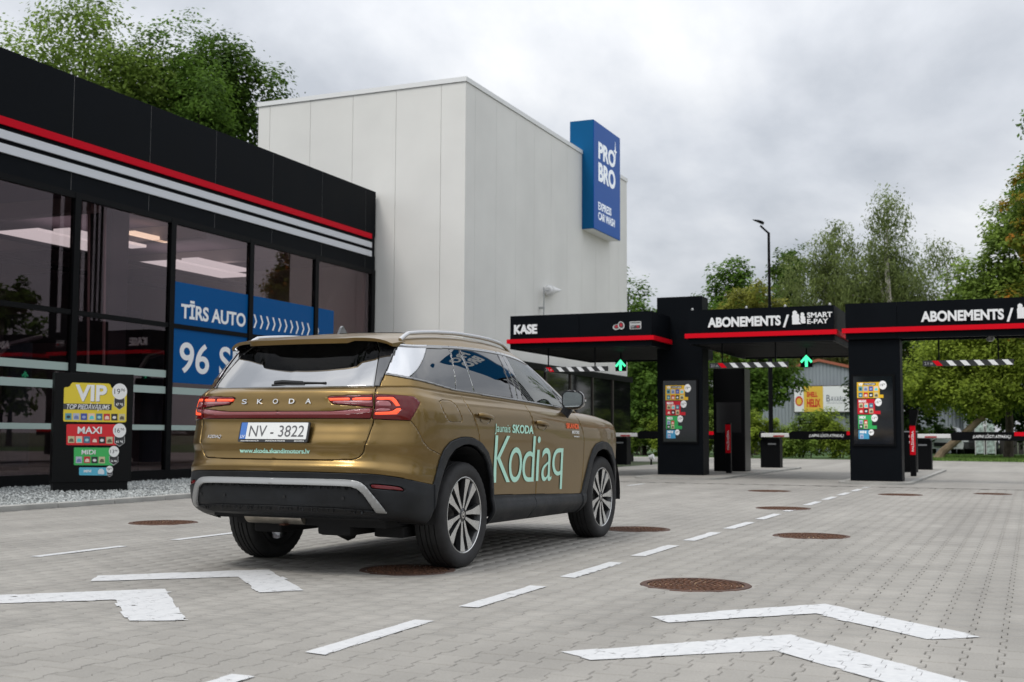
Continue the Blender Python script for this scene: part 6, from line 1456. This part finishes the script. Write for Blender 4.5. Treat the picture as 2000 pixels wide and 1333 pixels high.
    src = tree('leafy tree on the far side of the yard, right of the photo', (36, 66, 0), 12.0, (4.2, 4.2, 5.2), 'mid', 7000, .26, 70, group=K)
    for i, (x, y, s) in enumerate(((19, 42, .66), (18, 33, .68), (17.5, 24, .7), (17.5, 15, .7), (12, -21, 1.0), (3, -24, .9), (-6, -22, 1.05), (-15, -21, .95), (28, 60, .9))):
        c = copy_tree(src); c.location = (x, y, 0); c.scale = (s, s, s); c.rotation_euler = (0, 0, i * 1.3); c['label'] = ['second', 'third', 'fourth', 'fifth', 'first', 'second', 'third', 'fourth', 'sixth'][i] + (' tree behind the camera, outside the photo' if y < -5 else ' tree along the right side of the yard, outside the photo')
    src['label'] = 'first tree along the right side of the yard, outside the photo'
    # grass
    b = MB(); b.add([(-4.2, 49, .0), (26, 47.2 - 4.6, .0), (26, 75, .02), (-6.2, 75, .02)], [(0, 1, 2, 3)]); b.add([(-24, 49.4, .0), (-4.9, 50.6, .0), (-5.5, 75, .0), (-30, 75, .0)], [(0, 1, 2, 3)])
    tag(b.build('grass_verge', mat('turf', (.05, .105, .02), rough=.95, nscale=2.0, namp=.4), None), kind='structure')
    r = np.random.RandomState(9); n = 14000; P = np.c_[r.uniform(-4.0, 3, n), r.uniform(45.5, 62, n), np.zeros(n)]; P = P[P[:, 1] > 49 - (P[:, 0] + 4.2) * .205]; n = len(P)
    a = r.uniform(0, 6.28, n); h = r.uniform(.05, .13, n); w = .02; d = np.c_[np.cos(a), np.sin(a), np.zeros(n)]; tip = P + np.c_[r.normal(0, .03, (n, 2)), h]
    V = np.stack([P - d * w, P + d * w, tip], 1); tri_mesh('grass', V.reshape(-1, 3), np.arange(3 * n).reshape(-1, 3), tone_mat('blade', (.05, .11, .015), (.15, .24, .05), .8), np.repeat(r.rand(n), 3))
greenery()

def far_things():
    # grey corrugated warehouse with two advertisements
    X0, X1, Y = -17.0, -3.5, 71.0; t = thing('warehouse', 'grey corrugated warehouse with a low red edged gable, seen under the middle canopy', 'building', (-10, Y, 0)); off = (-10, Y, 0)
    m = mat('corrugated_grey', (.27, .30, .33), rough=.55, metal=.1, nscale=.5, namp=.08)
    zr = lambda x: 5.25 - .24 * abs(x + 11.3); V = []; F = []; xs = np.arange(X0, X1, .05)
    b = MB(off); vs = []
    for i, x in enumerate(xs): o_ = .03 if i % 4 in (1, 2) else 0; vs += [(x, Y - o_, 0), (x, Y - o_, zr(x))]
    b.add(vs, [(2 * i, 2 * i + 2, 2 * i + 3, 2 * i + 1) for i in range(len(xs) - 1)]); b.build('corrugated_wall', m, t)
    b = MB(off); b.box(X0, X1, Y + .05, Y + 12, 0, 3.2); b.build('warehouse_body', m, t)
    b = MB(off); mr = mat('red_roof_edge', (.33, .10, .055), rough=.7)
    for a, c in ((X0 - .2, -11.3), (-11.3, X1 + .2)): b.prism([(a, zr(a)), (c, zr(c)), (c, zr(c) + .16), (a, zr(a) + .16)], -.15, 12, lambda x, z, h: (x, Y + h, z))
    b.build('gable_roof', mr, t)
    t2 = thing('billboard', 'wide advertisement board, yellow left and white right, on the warehouse wall', 'billboard', (-10, Y - .25, 2.0)); off2 = (-10, Y - .25, 2.0)
    b = MB(off2); b.box(-12.75, -6.5, Y - .25, Y - .20, 2.28, 3.85); b.build('board_frame', mat('board_frame', (.08, .08, .08)), t2)
    yb = Y - .2505
    fn = lambda a, z, d: (a - off2[0], yb - d - .012 - off2[1], z - off2[2])
    for a, c, mm in ((-12.70, -12.15, M_SIGNWHITE), (-12.15, -11.05, mat('ad_yellow', (.75, .50, .06))), (-11.05, -6.55, M_SIGNWHITE)):
        b = MB(off2); b.box(a + .003, c - .003, yb - .011, yb, 2.33, 3.80); b.build('advert_panel', mm, t2)
    rd = mat('ad_red', (.60, .05, .02)); put_text('lettering', 'HELIX', rd, t2, fn, -11.98, 2.63, .44, .78, bold=.05, depth=.004); put_text('lettering', 'SHELL', rd, t2, fn, -11.98, 3.2, .28, .62, bold=.05, depth=.004)
    b = MB(); b.prism(circ(-12.42, 2.95, .23, 10, .30), 0, .004, fn); b.build('red_badge', rd, t2); b = MB(); b.prism(circ(-12.42, 2.93, .15, 10, .2), .005, .008, fn); b.build('yellow_badge', mat('ad_yellow', (.75, .50, .06)), t2)
    nv = mat('ad_navy', (.06, .08, .13)); put_text('lettering', 'B', nv, t2, fn, -10.86, 2.92, .40, .20, depth=.004); put_text('lettering', 'AVARIA', nv, t2, fn, -10.62, 2.92, .30, .88, depth=.004, spacing=1.1)
    b = MB(); b.prism([(-10.85, 2.82), (-9.7, 2.82), (-9.7, 2.835), (-10.85, 2.835)], 0, .004, fn); b.build('rule', nv, t2)
    for x in np.arange(-12.3, -7, .62):
        b = MB(off2); b.tube([(x, Y - .22, 2.28), (x, Y - .02, 1.95)], .03, 5); b.build('bracket', mat('board_frame', (.08, .08, .08)), t2)
    # two parked cars and two small banners beyond the grass
    for (x, y, col, lab) in ((-4.15, 65.9, (.62, .64, .66), 'small silver car parked far off under the trees'), (-2.5, 66.6, (.02, .022, .026), 'small dark car parked far off beside the leaning trunk')):
        c = thing('parked_car', lab, 'car', (x, y, 0), 0, 'cars parked beyond the grass'); pm = mat('far_paint_%d' % (col[0] * 100), col, rough=.3, coat=1)
        b = MB(); prof = [(-.86, .30), (-.90, .55), (-.84, .88), (-.66, .95), (-.56, 1.38), (-.40, 1.46), (.40, 1.46), (.56, 1.38), (.66, .95), (.84, .88), (.90, .55), (.86, .30)]
        b.prism(prof, 0, 1.0, lambda a, z, h: (a, h * 4.1, z)); bm = None; b.build('body', pm, c)
        b = MB(); b.prism([(-.60, .98), (-.50, 1.36), (.50, 1.36), (.60, .98)], 0, .02, lambda a, z, h: (a, -.002 - h, z)); b.build('windscreen', M_GLOSSBLK, c)
        b = MB(); b.box(-.55, .55, -.03, -.002, .42, .62); b.build('grille', M_BLACK, c)
        for s in (-1, 1):
            b = MB(); b.box(s * .68 - .13, s * .68 + .13, -.03, -.002, .66, .80, .01); b.build('headlight', mat('far_headlight', (.7, .72, .74), rough=.2), c)
            for yy in (.75, 3.3):
                b = MB(); b.lathe([(0, -.1), (.30, -.1), (.32, -.06), (.32, .06), (.30, .1), (0, .1)], 16, 'x', (s * .78, yy, .32)); b.build('wheel', M_RUBBER, c)
    for k, x in enumerate((-2.35, -1.85)):
        c = thing('banner_sign', ('left' if k == 0 else 'right') + ' one of two narrow white banners standing beyond the grass', 'banner', (x, 62.4, 0), 0, 'narrow white banners beyond the grass')
        b = MB()
        for s in (-.2, .2): b.box(s - .02, s + .02, 0, .03, 0, 2.3)
        b.build('banner_posts', M_SIGNWHITE, c)['kind'] = 'stuff'
        b = MB(); b.box(-.17, .17, .0, .02, .12, 2.3); b.build('banner_cloth', mat('banner_print', (.50, .60, .58), rough=.6, nscale=6, namp=.6), c)
    # dark board fence along the far side of the grass
    f = thing('board_fence', 'dark board fence along the far side of the grass', 'fence', (2, 68, 0)); 
    for k in range(40):
        b = MB(); b.box(-6 + .3 * k, -6 + .3 * k + .27, 0, .03, 0, 1.05 + .02 * (k % 3)); b.build('fence_board', mat('fence_wood', (.035, .032, .03), rough=.9), f)
    # tall pylon outside the frame whose blue head shows in the car windows
    t3 = thing('pylon_sign', 'tall black pylon with a blue head, seen only as a reflection in windows', 'sign', (5.5, 40, 0)); 
    b = MB(); b.box(-1.15, 1.15, 0, .7, 0, 12.2); b.build('pylon_shaft', M_FASCIA, t3); b = MB(); b.box(-1.5, 1.5, -.05, .75, 12.2, 18.6); hd = b.build('pylon_head', mat('sign_blue_side', (.008, .10, .24)), t3)
    for q in (-.70, -.1, .50):
        b = MB(); b.box(q, q + .20, -.012, -.002, .2, 12.0); b.box(-1.162, -1.152, q * .5 + .3, q * .5 + .42, .2, 12.0); b.build('pylon_stripe', M_WSTRIPE, t3)
    put_text('lettering', 'PRO', M_SIGNWHITE, hd, lambda a, z, d: (a, -.052 - d, z), -1.1, 16.6, 1.1, 2.2, bold=.05, depth=.01); put_text('lettering', 'BRO', M_SIGNWHITE, hd, lambda a, z, d: (a, -.052 - d, z), -1.1, 15.1, 1.1, 2.2, bold=.05, depth=.01)
far_things()
